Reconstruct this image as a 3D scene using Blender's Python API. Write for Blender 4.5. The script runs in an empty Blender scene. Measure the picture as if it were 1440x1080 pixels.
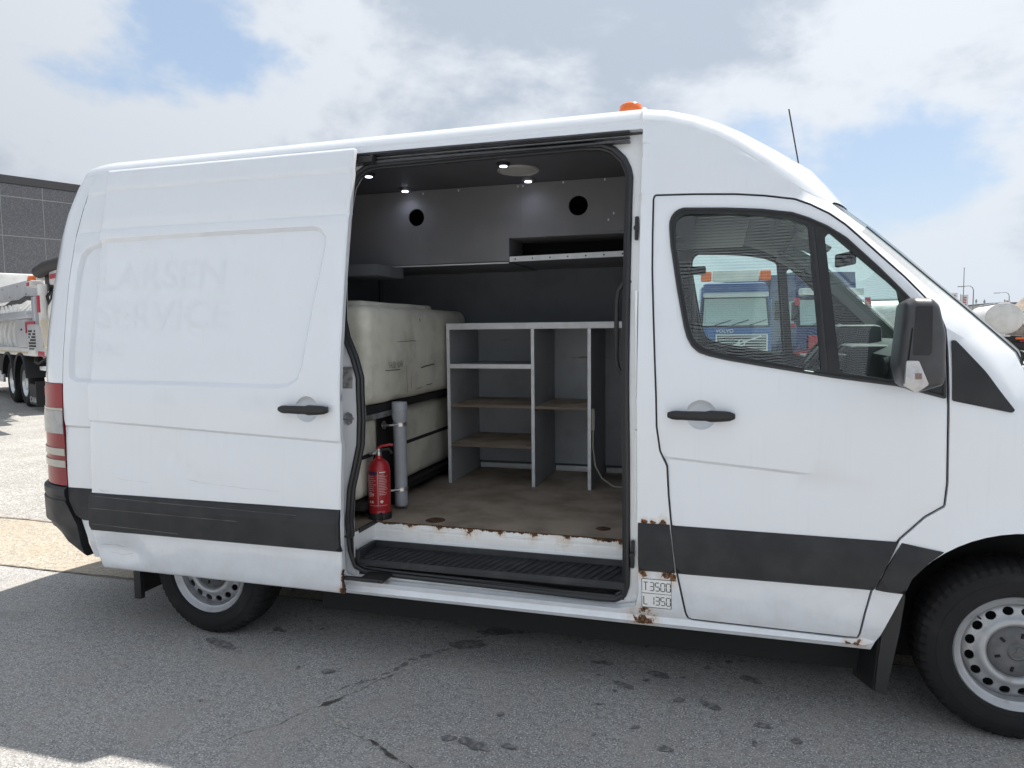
import bpy, bmesh, math, random
from mathutils import Vector, Matrix, noise
from mathutils.geometry import delaunay_2d_cdt
R = math.radians
random.seed(7)
S = bpy.context.scene
COL = S.collection

# ------------------------------------------------------------------ camera
cam_d = bpy.data.cameras.new('camera'); cam = bpy.data.objects.new('camera', cam_d); COL.objects.link(cam)
yaw, pitch, roll = R(-16.55), R(-4.35), R(-.56)
fw = Vector((math.sin(yaw)*math.cos(pitch), math.cos(yaw)*math.cos(pitch), math.sin(pitch)))
rt = Vector((math.cos(yaw), -math.sin(yaw), 0)); up = rt.cross(fw)
rt2 = rt*math.cos(roll)+up*math.sin(roll); up2 = up*math.cos(roll)-rt*math.sin(roll)
mw = Matrix((rt2, up2, -fw)).transposed().to_4x4(); mw.translation = Vector((-1.089, -2.979, 1.589))
cam.matrix_world = mw
cam_d.sensor_width = 36; cam_d.lens = 25.0; cam_d.clip_start = .05; cam_d.clip_end = 3000
S.camera = cam
# ------------------------------------------------------------------ sky
sun_dir = Vector((.23, .468, 1)).normalized()          # towards the sun
elev = math.asin(sun_dir.z)
world = bpy.data.worlds.new('World'); S.world = world; world.use_nodes = True
nt = world.node_tree; nt.nodes.clear()
def N(nt, t, **kw):
    n = nt.nodes.new(t)
    for k, v in kw.items(): setattr(n, k, v)
    return n
def lk(nt, a, b): nt.links.new(a, b)
def mth(nt, op, a, b=None, c=None, clamp=False):
    n = N(nt, 'ShaderNodeMath', operation=op); n.use_clamp = clamp
    for i, v in enumerate((a, b, c)):
        if v is None: continue
        if isinstance(v, (int, float)): n.inputs[i].default_value = v
        else: lk(nt, v, n.inputs[i])
    return n.outputs[0]
def mrange(nt, v, a, b, c=0., d=1., smooth=True):
    n = N(nt, 'ShaderNodeMapRange'); n.interpolation_type = 'SMOOTHSTEP' if smooth else 'LINEAR'
    lk(nt, v, n.inputs[0])
    for i, x in enumerate((a, b, c, d)): n.inputs[i+1].default_value = x
    return n.outputs[0]
def mixc(nt, f, a, b, mode='MIX'):
    n = N(nt, 'ShaderNodeMix', data_type='RGBA', blend_type=mode)
    for s, v in ((0, f), (6, a), (7, b)):
        if isinstance(v, (int, float)): n.inputs[s].default_value = v
        elif isinstance(v, tuple): n.inputs[s].default_value = (v[0], v[1], v[2], 1)
        else: lk(nt, v, n.inputs[s])
    return n.outputs[2]
def noise_n(nt, vec, scale, detail=5, rough=.5, dist=0., out=0):
    n = N(nt, 'ShaderNodeTexNoise'); n.inputs['Scale'].default_value = scale; n.inputs['Detail'].default_value = detail
    n.inputs['Roughness'].default_value = rough; n.inputs['Distortion'].default_value = dist
    if vec is not None: lk(nt, vec, n.inputs['Vector'])
    return n.outputs[out]
sky = N(nt, 'ShaderNodeTexSky', sky_type='NISHITA'); sky.sun_disc = False
sky.sun_elevation = elev; sky.sun_rotation = math.atan2(sun_dir.x, sun_dir.y)
sky.air_density = 1.0; sky.dust_density = 1.2; sky.ozone_density = 1.0
tc = N(nt, 'ShaderNodeTexCoord'); sep = N(nt, 'ShaderNodeSeparateXYZ'); lk(nt, tc.outputs['Generated'], sep.inputs[0])
mp = N(nt, 'ShaderNodeMapping'); lk(nt, tc.outputs['Generated'], mp.inputs[0])
mp.inputs['Location'].default_value = (9.1, 3.3, 6.7); mp.inputs['Scale'].default_value = (1, 1, 1.7)
cv = mp.outputs[0]
big = noise_n(nt, cv, 2.1, 10, .55, .15)
cover = mrange(nt, big, .325, .41)
shade = noise_n(nt, cv, 3.3, 9, .56, .2)
fine = noise_n(nt, cv, 8., 8, .6, .3)
shd = mrange(nt, mth(nt, 'ADD', mth(nt, 'ADD', mth(nt, 'MULTIPLY', shade, .9), mth(nt, 'MULTIPLY', fine, .45)), mth(nt, 'MULTIPLY', big, -.75)), .15, .38)
dsn = N(nt, 'ShaderNodeVectorMath', operation='DOT_PRODUCT'); lk(nt, tc.outputs['Generated'], dsn.inputs[0]); dsn.inputs[1].default_value = sun_dir
ccol = mixc(nt, shd, (3.35, 3.8, 4.45), (5.25, 5.55, 5.95))
ccol = mixc(nt, 1.0, ccol, mixc(nt, mrange(nt, dsn.outputs['Value'], -.3, .92), (.55, .56, .58), (1.06, 1.06, 1.06)), 'MULTIPLY')   # clouds glow towards the sun
skyb = mixc(nt, .65, sky.outputs[0], (3.2, 4.05, 5.2))
col = mixc(nt, cover, skyb, ccol)
hz = mrange(nt, sep.outputs[2], .0, .22, .55, 0.)
col = mixc(nt, hz, col, (4.7, 5.2, 5.85))
bg = N(nt, 'ShaderNodeBackground'); lk(nt, col, bg.inputs[0]); bg.inputs[1].default_value = .1
wo = N(nt, 'ShaderNodeOutputWorld'); lk(nt, bg.outputs[0], wo.inputs[0])
# ------------------------------------------------------------------ sun, exposure
sd = bpy.data.lights.new('sun', 'SUN'); sd.energy = 5.0; sd.angle = R(.55); sd.color = (1, .95, .87)
so = bpy.data.objects.new('sun', sd); COL.objects.link(so)
so.rotation_euler = sun_dir.to_track_quat('Z', 'Y').to_euler(); so.location = (0, 8, 20)
vs = S.view_settings; vs.view_transform = 'Standard'; vs.look = 'None'; vs.exposure = 0.67; vs.gamma = 1; vs.use_curve_mapping = False
S.render.engine = 'CYCLES'
S.cycles.max_bounces = 8; S.cycles.transparent_max_bounces = 12; S.cycles.diffuse_bounces = 6

# ------------------------------------------------------------------ materials
MATS = {}
def M(name, col, rough=.5, metal=0., col2=None, ns=4., nd=5, lo=.4, hi=.65, bump=0., bs=60., coat=0., spec=.5, rv=0., fac=1.):
    m = bpy.data.materials.new(name); m.use_nodes = True; nt = m.node_tree; b = nt.nodes['Principled BSDF']
    b.inputs['Base Color'].default_value = (*col, 1); b.inputs['Roughness'].default_value = rough; b.inputs['Metallic'].default_value = metal
    b.inputs['Coat Weight'].default_value = coat; b.inputs['Coat Roughness'].default_value = .04; b.inputs['Specular IOR Level'].default_value = spec
    tc = N(nt, 'ShaderNodeTexCoord'); v = tc.outputs['Object']
    if col2:
        f = mrange(nt, noise_n(nt, v, ns, nd, .6), lo, hi, 0, fac)
        lk(nt, mixc(nt, f, tuple(col), tuple(col2)), b.inputs['Base Color'])
    if rv:
        lk(nt, mrange(nt, noise_n(nt, v, ns*1.7, 4), .3, .7, max(0, rough-rv), min(1, rough+rv)), b.inputs['Roughness'])
    if bump:
        bn = N(nt, 'ShaderNodeBump'); bn.inputs['Strength'].default_value = bump; bn.inputs['Distance'].default_value = .004
        lk(nt, noise_n(nt, v, bs, 3), bn.inputs['Height']); lk(nt, bn.outputs[0], b.inputs['Normal'])
    MATS[name] = m
    return m
def bsdf(m): return m.node_tree.nodes['Principled BSDF']
def glass(name, tint, rough=0.0, fmul=1.0):
    m = bpy.data.materials.new(name); m.use_nodes = True; nt = m.node_tree; nt.nodes.clear()
    t = N(nt, 'ShaderNodeBsdfTransparent'); t.inputs[0].default_value = (*tint, 1)
    g = N(nt, 'ShaderNodeBsdfGlossy'); g.inputs['Roughness'].default_value = rough
    fr = N(nt, 'ShaderNodeFresnel'); ge = N(nt, 'ShaderNodeNewGeometry'); lk(nt, mrange(nt, ge.outputs['Backfacing'], 0, 1, 1.5, 1/1.5, False), fr.inputs[0])
    mx = N(nt, 'ShaderNodeMixShader'); lk(nt, mth(nt, 'MULTIPLY', fr.outputs[0], fmul, clamp=True), mx.inputs[0]); lk(nt, t.outputs[0], mx.inputs[1]); lk(nt, g.outputs[0], mx.inputs[2])
    o = N(nt, 'ShaderNodeOutputMaterial'); lk(nt, mx.outputs[0], o.inputs[0]); MATS[name] = m
    return m
def emit(name, col, strength):
    m = M(name, col, .4); b = bsdf(m); b.inputs['Emission Color'].default_value = (*col, 1); b.inputs['Emission Strength'].default_value = strength
    return m
def paint(name, col, spots=(), dirt=.05):
    """van paint: clear coat, faint grime, rust blisters at given points (x,y,z,r)"""
    m = M(name, col, .36, coat=1.0); nt = m.node_tree; b = bsdf(m)
    tc = N(nt, 'ShaderNodeTexCoord'); v = tc.outputs['Object']
    sp = N(nt, 'ShaderNodeSeparateXYZ'); lk(nt, v, sp.inputs[0])
    g = mrange(nt, noise_n(nt, v, 2.3, 7, .65), .42, .75, 0, dirt)
    mpn = N(nt, 'ShaderNodeMapping'); mpn.inputs['Scale'].default_value = (60, 60, 2.2); lk(nt, v, mpn.inputs[0])
    st = mrange(nt, noise_n(nt, mpn.outputs[0], 1., 3), .56, .8, 0, dirt*1.2)
    low = mrange(nt, sp.outputs[2], .8, .3, 0, .22)
    lown = mth(nt, 'MULTIPLY', low, mrange(nt, noise_n(nt, v, 9, 6, .7), .35, .7))
    dt = mth(nt, 'ADD', mth(nt, 'ADD', g, st), lown, clamp=True)
    c = mixc(nt, dt, tuple(col), (.42, .40, .37))
    chips = mrange(nt, noise_n(nt, v, 55, 2), .765, .775, 0, .6)
    c = mixc(nt, mth(nt, 'MULTIPLY', chips, low), c, (.05, .045, .04))
    rough = None
    if spots:
        acc = None
        nz = noise_n(nt, v, 26, 6, .7); 
        for (x, y, z, r) in spots:
            d = N(nt, 'ShaderNodeVectorMath', operation='DISTANCE'); lk(nt, v, d.inputs[0]); d.inputs[1].default_value = (x, y, z)
            q = mth(nt, 'MULTIPLY', mth(nt, 'SUBTRACT', r, d.outputs['Value']), 1/r)
            acc = q if acc is None else mth(nt, 'MAXIMUM', acc, q)
        a2 = mth(nt, 'ADD', acc, mth(nt, 'MULTIPLY', mth(nt, 'SUBTRACT', nz, .5), 2.6))
        rust = mrange(nt, a2, .42, .62); halo = mrange(nt, a2, -.45, .6, 0, .45)
        rc = mixc(nt, mrange(nt, noise_n(nt, v, 90, 4), .4, .62), (.035, .018, .010), (.20, .085, .03))
        c = mixc(nt, halo, c, (.52, .36, .2)); c = mixc(nt, rust, c, rc)
        lk(nt, mixc(nt, rust, (.36,)*3, (.9,)*3), b.inputs['Roughness'])
        lk(nt, mth(nt, 'SUBTRACT', 1.0, rust), b.inputs['Coat Weight'])
    lk(nt, c, b.inputs['Base Color'])
    return m

RUST = [(-1.40, 0, .355, .07), (-1.38, 0, .335, .04), (-1.295, 0, .556, .05), (-1.28, 0, .545, .04), (-1.405, 0, .558, .035), (-1.32, 0, .776, .028), (-1.36, 0, .776, .02), (-1.40, 0, .776, .02), (-.56, 0, .335, .04), (-.60, 0, .335, .028), (-.535, 0, .37, .022), (-1.438, .05, .50, .03), (-.25, .05, 1.64, .016)]
WHITE = paint('white_paint', (.735, .765, .81), RUST)
DOORW = paint('white_door_paint', (.735, .765, .81), [(-2.80, -.07, .36, .035), (-2.795, -.07, .42, .016)])
SILLW = paint('sill_paint', (.78, .79, .80), [(-2.6+.16*i, .275, .61+.002*(i % 3), .030+.012*((i*7) % 3)) for i in range(8)] + [(-1.53, .27, .60, .035)], .16)
CLEANW = M('white_gloss', (.78, .79, .80), .35, coat=.4, col2=(.68, .68, .67), ns=3, fac=.5)
GHOST = M('ghost_lettering', (.710, .739, .783), .46, coat=.5)
TRIM = M('dark_grey_trim_plastic', (.017, .018, .021), .50, spec=.38, col2=(.026, .027, .030), ns=6, bump=.25, bs=300, rv=.08)
TRIM2 = M('mirror_plastic', (.040, .041, .046), .36, col2=(.055, .056, .06), ns=5, bump=.15, bs=400)
RUB = M('black_rubber', (.016, .016, .017), .55, bump=.2, bs=90)
SEALM = M('seal_rubber', (.018, .019, .022), .42)
BLK = M('black_void', (.008, .008, .009), .9)
UNDER = M('underbody_black', (.012, .012, .012), .85)
TYRE = M('tyre_rubber', (.013, .013, .014), .78, spec=.3, col2=(.026, .0255, .025), ns=9, lo=.5, hi=.8, bump=.3, bs=120)
RIM = M('silver_rim', (.40, .41, .43), .42, .5, col2=(.26, .255, .25), ns=14, lo=.5, hi=.8)
HUB = M('hub_cap_grey', (.075, .078, .085), .5, col2=(.12, .12, .125), ns=12)
CHROME = M('zinc_metal', (.62, .62, .62), .3, .9, col2=(.4, .4, .4), ns=30)
ALU = M('aluminium_edge', (.66, .67, .68), .5, .15, col2=(.54, .54, .54), ns=14, fac=.6)
STEELB = M('black_steel', (.014, .014, .015), .6, col2=(.06, .035, .02), ns=18, lo=.62, hi=.8)
GREYBAR = M('galvanised_bar', (.34, .35, .37), .5, .5, col2=(.2, .19, .18), ns=20)
LIN = M('dark_grey_lining', (.15, .158, .17), .7, spec=.2, col2=(.125, .13, .142), ns=2.0, rv=.1)
LOCK = M('locker_laminate', (.215, .215, .222), .7, spec=.2, col2=(.185, .185, .192), ns=2.2)
CEIL = M('ceiling_laminate', (.095, .098, .11), .55, col2=(.08, .082, .092), ns=2)
SHELFP = M('grey_shelf_panel', (.34, .352, .37), .62, col2=(.285, .295, .31), ns=6, lo=.45, hi=.75)
BOARD = M('worn_ply_shelf', (.44, .36, .285), .8, col2=(.25, .19, .135), ns=7, lo=.35, hi=.7, bump=.3, bs=80)
FLOORM = M('dirty_ply_floor', (.37, .305, .245), .75, col2=(.20, .16, .12), ns=3.2, nd=8, lo=.35, hi=.7, bump=.3, bs=60, rv=.15)
TANK = M('aged_tank_plastic', (.70, .68, .59), .52, col2=(.50, .48, .41), ns=4.5, nd=7, lo=.38, hi=.72, bump=.12, bs=30)
INK = M('marker_ink', (.012, .012, .012), .7)
STAIN = M('dark_stain', (.06, .052, .04), .85)
RUSTM = M('rusty_steel', (.10, .045, .02), .9, col2=(.03, .016, .01), ns=40, bump=.6, bs=120)
PIPE = M('grey_pvc', (.33, .345, .38), .42, col2=(.30, .31, .34), ns=6)
RED = M('extinguisher_red', (.42, .018, .024), .32, coat=.3, col2=(.33, .014, .02), ns=8)
LBL = M('label_print', (.72, .66, .66), .6)
NAVY = M('label_navy', (.02, .022, .07), .6)
MAT_ = M('step_mat_rubber', (.018, .019, .022), .55, col2=(.05, .05, .052), ns=7, lo=.48, hi=.8, rv=.1)
PLATEW = M('sticker_white', (.80, .80, .80), .5)
DASH = M('dashboard_plastic', (.035, .037, .040), .55, bump=.2, bs=250)
SEATM = M('seat_fabric', (.035, .036, .042), .9)
HEADL = M('headliner', (.26, .26, .255), .85)
GLS = glass('tinted_window', (.78, .89, .86), fmul=2.1)
WSG = glass('windscreen_glass', (.80, .91, .89))
LENSR = M('red_lens', (.20, .003, .010), .28, spec=.3, coat=.12, col2=(.26, .006, .014), ns=5)
LENSC = M('clear_lens', (.50, .50, .51), .16, .35, coat=.4, col2=(.40, .40, .41), ns=18)
REVL = M('reversing_lens_grey', (.34, .345, .35), .3, .1, coat=.3, col2=(.26, .265, .27), ns=14)
LENSW = M('reflector_strip', (.40, .385, .35), .2, .1)
AMBER = M('amber_lens', (.80, .155, .010), .22, coat=.5)
bsdf(AMBER).inputs['Transmission Weight'].default_value = .15
bsdf(AMBER).inputs['Subsurface Weight'].default_value = .0

# ------------------------------------------------------------------ mesh helpers
def put(o, parent=None, label=None, cat=None, group=None, kind=None):
    COL.objects.link(o)
    if parent: o.parent = parent
    if label: o['label'] = label
    if cat: o['category'] = cat
    if group: o['group'] = group
    if kind: o['kind'] = kind
    return o
def empty(name, loc, label, cat, group=None, rz=0.):
    o = bpy.data.objects.new(name, None); o.empty_display_size = .2; o.location = loc; o.rotation_euler = (0, 0, rz)
    return put(o, None, label, cat, group)
def mk(name, verts, faces, mat, parent=None, smooth=True, ang=35, local=False, **kw):
    """verts are world coordinates unless local; parented pieces are stored relative to their parent"""
    me = bpy.data.meshes.new(name); me.from_pydata([tuple(v) for v in verts], [], faces); me.validate()
    for m in (mat if isinstance(mat, (list, tuple)) else [mat]): me.materials.append(m)
    if smooth:
        me.polygons.foreach_set('use_smooth', [True]*len(me.polygons)); me.set_sharp_from_angle(angle=R(ang))
    o = bpy.data.objects.new(name, me)
    put(o, parent, **kw)
    if parent and not local:
        bpy.context.view_layer.update()
        o.matrix_parent_inverse = parent.matrix_world.inverted()
    return o
class MB:
    """collects simple solids into one mesh"""
    def __init__(s): s.v = []; s.f = []
    def add(s, vs, fs):
        n = len(s.v); s.v += [Vector(v) for v in vs]; s.f += [tuple(i+n for i in f) for f in fs]; return s
    def box(s, a, b, bev=0.):
        x0, y0, z0 = a; x1, y1, z1 = b
        x0, x1 = min(x0, x1), max(x0, x1); y0, y1 = min(y0, y1), max(y0, y1); z0, z1 = min(z0, z1), max(z0, z1)
        if bev <= 0:
            vs = [(x, y, z) for x in (x0, x1) for y in (y0, y1) for z in (z0, z1)]
            return s.add(vs, [(0, 1, 3, 2), (4, 6, 7, 5), (0, 4, 5, 1), (2, 3, 7, 6), (0, 2, 6, 4), (1, 5, 7, 3)])
        bm = bmesh.new(); bmesh.ops.create_cube(bm, size=1)
        for v in bm.verts: v.co = Vector(((x0+x1)/2+v.co.x*(x1-x0), (y0+y1)/2+v.co.y*(y1-y0), (z0+z1)/2+v.co.z*(z1-z0)))
        bmesh.ops.bevel(bm, geom=bm.edges[:], offset=min(bev, .45*min(x1-x0, y1-y0, z1-z0)), segments=2, affect='EDGES', profile=.6)
        bm.verts.index_update()
        s.add([v.co.copy() for v in bm.verts], [[v.index for v in f.verts] for f in bm.faces]); bm.free(); return s
    def obox(s, c, size, rot, bev=0.):
        t = MB().box([-q/2 for q in size], [q/2 for q in size], bev); m = rot.to_4x4() if hasattr(rot, 'to_4x4') else rot
        return s.add([m @ v + Vector(c) for v in t.v], t.f)
    def tube(s, pts, r, n=10, closed=False, cap=True):
        pts = [Vector(p) for p in pts]; k = len(pts); base = len(s.v)
        rr = r if isinstance(r, (list, tuple)) else [r]*k
        prev = None; vs = []; fs = []
        for i in range(k):
            if closed: t = (pts[(i+1) % k]-pts[i-1]).normalized()
            else: t = (pts[min(i+1, k-1)]-pts[max(i-1, 0)]).normalized()
            if prev is None: a = t.orthogonal().normalized()
            else:
                a = prev - t*prev.dot(t); a = a.normalized() if a.length > 1e-6 else t.orthogonal().normalized()
            prev = a; b = t.cross(a)
            for j in range(n):
                th = 2*math.pi*j/n; vs.append(pts[i]+(a*math.cos(th)+b*math.sin(th))*rr[i])
        for i in range(k if closed else k-1):
            for j in range(n):
                p, q = i*n, ((i+1) % k)*n
                fs.append((p+j, p+(j+1) % n, q+(j+1) % n, q+j))
        if cap and not closed: fs += [tuple(range(n))[::-1], tuple((k-1)*n+j for j in range(n))]
        return s.add(vs, fs)
    def lathe(s, prof, c, axis='Z', n=32, closed=False, mod=None):
        """prof: (radius, height) pairs revolved about axis through c"""
        vs = []; fs = []; k = len(prof)
        for j in range(n):
            th = 2*math.pi*j/n
            for i, (r, h) in enumerate(prof):
                if mod: r, h = mod(i, j, r, h)
                a, b = r*math.cos(th), r*math.sin(th)
                p = {'Z': (a, b, h), 'Y': (a, h, b), 'X': (h, a, b)}[axis]
                vs.append(Vector(p)+Vector(c))
        for j in range(n):
            for i in range(k-1 if not closed else k):
                p, q = j*k, ((j+1) % n)*k; i2 = (i+1) % k
                fs.append((p+i, q+i, q+i2, p+i2))
        return s.add(vs, fs)
    def prism(s, poly, depth, frame):
        """poly (a,b) extruded; frame(a,b,d)->xyz"""
        n = len(poly)
        vs = [frame(a, b, 0) for a, b in poly]+[frame(a, b, depth) for a, b in poly]
        fs = [tuple(range(n)), tuple(range(2*n-1, n-1, -1))]+[(i, i+n, (i+1) % n+n, (i+1) % n) for i in range(n)]
        return s.add(vs, fs)
    def loft(s, rows, closed=False, caps=False):
        n = len(rows[0]); vs = [p for r in rows for p in r]; fs = []
        for i in range(len(rows)-1):
            for j in range(n if closed else n-1):
                j2 = (j+1) % n; fs.append((i*n+j, i*n+j2, (i+1)*n+j2, (i+1)*n+j))
        if caps: fs += [tuple(range(n))[::-1], tuple((len(rows)-1)*n+j for j in range(n))]
        return s.add(vs, fs)
    def fixn(s):
        bm = bmesh.new(); vv = [bm.verts.new(v) for v in s.v]
        for f in s.f:
            try: bm.faces.new([vv[i] for i in f])
            except ValueError: pass
        bmesh.ops.remove_doubles(bm, verts=bm.verts[:], dist=1e-6); bmesh.ops.recalc_face_normals(bm, faces=bm.faces[:])
        bm.verts.index_update(); s.v = [v.co.copy() for v in bm.verts]; s.f = [[v.index for v in f.verts] for f in bm.faces]; bm.free(); return s
    def build(s, name, mat, parent=None, **kw):
        s.fixn(); return mk(name, s.v, s.f, mat, parent, **kw)

def lerp(a, b, t): return a+(b-a)*t
def interp(tab, x):
    if x <= tab[0][0]: return tab[0][1]
    for (a, b), (c, d) in zip(tab, tab[1:]):
        if x <= c: return b+(d-b)*(x-a)/(c-a)
    return tab[-1][1]
def smin(x): x = max(0., min(1., x)); return x*x*(3-2*x)
def resample(pts, step, closed=True):
    out = []; n = len(pts)
    for i in range(n if closed else n-1):
        a, b = pts[i], pts[(i+1) % n]; L = math.hypot(b[0]-a[0], b[1]-a[1]); k = max(1, int(math.ceil(L/step)))
        for j in range(k): out.append((lerp(a[0], b[0], j/k), lerp(a[1], b[1], j/k)))
    if not closed: out.append(tuple(pts[-1]))
    return out
def chaikin(p, it=2, closed=True):
    for _ in range(it):
        q = []; n = len(p)
        if not closed: q.append(p[0])
        for i in range(n if closed else n-1):
            a, b = p[i], p[(i+1) % n]
            q += [(a[0]*.75+b[0]*.25, a[1]*.75+b[1]*.25), (a[0]*.25+b[0]*.75, a[1]*.25+b[1]*.75)]
        if not closed: q.append(p[-1])
        p = q
    return p
def soft(pts, step=.03, it=2): return resample(chaikin(resample(pts, step), it), step)
def area(p): return sum(p[i-1][0]*p[i][1]-p[i][0]*p[i-1][1] for i in range(len(p)))/2
def inset(p, d):
    n = len(p); sgn = 1 if area(p) > 0 else -1; out = []
    for i in range(n):
        a, b, c = p[i-1], p[i], p[(i+1) % n]
        t = Vector((c[0]-a[0], c[1]-a[1])); t = t.normalized() if t.length > 1e-9 else Vector((1, 0))
        out.append((b[0]-t.y*d*sgn, b[1]+t.x*d*sgn))
    return out
def inside(p, x, z):
    r = False; n = len(p); j = n-1
    for i in range(n):
        if (p[i][1] > z) != (p[j][1] > z) and x < (p[j][0]-p[i][0])*(z-p[i][1])/(p[j][1]-p[i][1])+p[i][0]: r = not r
        j = i
    return r
def dseg(x, z, pts, closed=False):
    best = 1e9; n = len(pts)
    for i in range(n if closed else n-1):
        a, b = pts[i], pts[(i+1) % n]; dx, dz = b[0]-a[0], b[1]-a[1]; L = dx*dx+dz*dz
        t = 0 if L == 0 else max(0, min(1, ((x-a[0])*dx+(z-a[1])*dz)/L))
        best = min(best, math.hypot(x-a[0]-t*dx, z-a[1]-t*dz))
    return best
def sdist(poly, x, z):
    d = dseg(x, z, poly, True); return -d if inside(poly, x, z) else d
def rrect(x0, x1, z0, z1, r, n=6):
    p = []
    for cx, cz, a0 in ((x1-r, z1-r, 0), (x0+r, z1-r, 90), (x0+r, z0+r, 180), (x1-r, z0+r, 270)):
        for i in range(n+1):
            t = R(a0+90*i/n); p.append((cx+r*math.cos(t), cz+r*math.sin(t)))
    return p
def panel(name, outline, mat, parent, fmap, holes=(), lines=(), grid=.06, flange=.02, fdir=(0, 1, 0), step=.04, flip=False, back=False, **kw):
    """sheet panel: 2-D outline with holes, triangulated, mapped to 3-D by fmap(a,b), with returned edges"""
    loops = [resample(outline, step)]+[resample(h, step) for h in holes]
    vs = []; ed = []
    for lp in loops:
        n = len(vs); vs += lp; ed += [(n+i, n+(i+1) % len(lp)) for i in range(len(lp))]
    O = loops[0]; H = loops[1:]
    ok = lambda x, z: inside(O, x, z) and not any(inside(h, x, z) for h in H)
    for ln in lines:
        ln = [p for p in resample(ln, step, False)]
        prev = None
        for p in ln:
            if ok(*p) and dseg(p[0], p[1], O, True) > .004:
                vs.append(p)
                if prev is not None: ed.append((prev, len(vs)-1))
                prev = len(vs)-1
            else: prev = None
    cell = {}
    for (x, z) in vs: cell.setdefault((int(x//grid), int(z//grid)), []).append((x, z))
    def near(x, z):
        i, k = int(x//grid), int(z//grid)
        return any((px-x)**2+(pz-z)**2 < (.62*grid)**2 for a in (-1, 0, 1) for b in (-1, 0, 1) for px, pz in cell.get((i+a, k+b), ()))
    x0 = min(p[0] for p in O); x1 = max(p[0] for p in O); z0 = min(p[1] for p in O); z1 = max(p[1] for p in O)
    j = 0; z = z0+grid*.5
    while z < z1:
        x = x0+grid*(.25 if j % 2 else .75)
        while x < x1:
            if ok(x, z) and not near(x, z): vs.append((x, z))
            x += grid
        z += grid; j += 1
    V, E, F, *_ = delaunay_2d_cdt([Vector(p) for p in vs], ed, [], 0, 1e-5)
    faces = []
    for f in F:
        cx = sum(V[i].x for i in f)/len(f); cz = sum(V[i].y for i in f)/len(f)
        if ok(cx, cz): faces.append(list(f))
    v3 = [Vector(fmap(p.x, p.y)) for p in V]
    cnt = {}
    for f in faces:
        for i in range(len(f)):
            a, b = f[i], f[(i+1) % len(f)]; cnt.setdefault((min(a, b), max(a, b)), []).append((a, b))
    if flange:
        fd = Vector(fdir)*flange; mp_ = {}
        for k, l in list(cnt.items()):
            if len(l) == 1:
                a, b = l[0]
                for q in (a, b):
                    if q not in mp_: mp_[q] = len(v3); v3.append(v3[q]+fd)
                faces.append([b, a, mp_[a], mp_[b]])
        if back:
            bm_ = {}
            for f in [f for f in faces if len(f) == 3]:
                g = []
                for q in f:
                    if q in mp_: g.append(mp_[q])
                    else:
                        if q not in bm_: bm_[q] = len(v3); v3.append(v3[q]+fd)
                        g.append(bm_[q])
                faces.append(g[::-1])
    used = sorted({i for f in faces for i in f}); rm = {q: i for i, q in enumerate(used)}
    v3 = [v3[q] for q in used]; faces = [[rm[i] for i in f] for f in faces]
    if flip: faces = [f[::-1] for f in faces]
    return mk(name, v3, faces, mat, parent, **kw)
def text(name, s, size, mat, parent, fmap, ext=0., font_bold=False, align='LEFT', sx=1., cuts=0, **kw):
    cu = bpy.data.curves.new(name, 'FONT'); cu.body = s; cu.size = size; cu.align_x = align; cu.resolution_u = 3
    if font_bold: cu.offset = size*.012
    cu.extrude = ext
    o = bpy.data.objects.new(name, cu); COL.objects.link(o); bpy.context.view_layer.update()
    me = bpy.data.meshes.new_from_object(o.evaluated_get(bpy.context.evaluated_depsgraph_get()))
    if cuts:
        bm = bmesh.new(); bm.from_mesh(me)
        for k in range(-1, cuts): bmesh.ops.bisect_plane(bm, geom=bm.verts[:]+bm.edges[:]+bm.faces[:], plane_co=(0, size*.9*k/cuts, 0), plane_no=(0, 1, 0))
        bm.to_mesh(me); bm.free()
    vs = [fmap(v.co.x*sx, v.co.y, v.co.z) for v in me.vertices]; fs = [list(p.vertices) for p in me.polygons]
    bpy.data.objects.remove(o); bpy.data.curves.remove(cu); bpy.data.meshes.remove(me)
    return mk(name, vs, fs, mat, parent, smooth=False, **kw)
# ================================================================== the van
W = 1.993
van = empty('panel_van', (-1.8, W/2, 0), 'white high-roof panel van with open sliding door and amber roof beacon', 'van')
PZ = [(.2, .06), (.28, .04), (.36, .02), (.45, .008), (.56, 0), (1.0, 0), (1.3, 0.), (1.45, .012), (1.7, .05), (2.0, .105), (2.2, .145), (2.46, .208), (2.6, .27)]
def y0(z): return sum(w*interp(PZ, z+d) for d, w in ((-.08, .12), (-.04, .22), (0, .32), (.04, .22), (.08, .12)))
RA = [(.3, -4.485), (.77, -4.484), (1.086, -4.48), (1.32, -4.469), (1.59, -4.47), (1.862, -4.46), (2.126, -4.444), (2.277, -4.42), (2.416, -4.376), (2.48, -4.35)]
RR = .42
def yrear(x, z):
    dx = interp(RA, z)-x
    return 0 if dx <= 0 else RR-math.sqrt(max(1e-4, RR*RR-min(dx, RR*.985)**2))
def yfront(x):
    t = max(0, x+.45); return .06*t*t+(.35*(x-.55)**2 if x > .55 else 0)
SIL = [(-.82, 2.154), (-.75, 2.118), (-.674, 2.085), (-.549, 1.990), (-.439, 1.885), (-.319, 1.767), (-.199, 1.652), (-.111, 1.566), (-.029, 1.484), (-.006, 1.433)]
def ypil(x, z):
    if x < -.82 or z < 1.2: return 0
    ds = dseg(x, z, SIL); L = interp([(-.8, .04), (-.6, .06), (-.4, .085), (-.2, .14), (0, .22)], x)
    return interp([(-.82, 0), (-.674, .07), (-.55, .12)], x)*max(0, 1-ds/L)**1.7
def zlow(x): return interp([(-4.6, 1.10), (-4.26, 1.095), (-1.42, 1.068), (-1.344, 1.063), (-.5, .988)], x)
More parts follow.
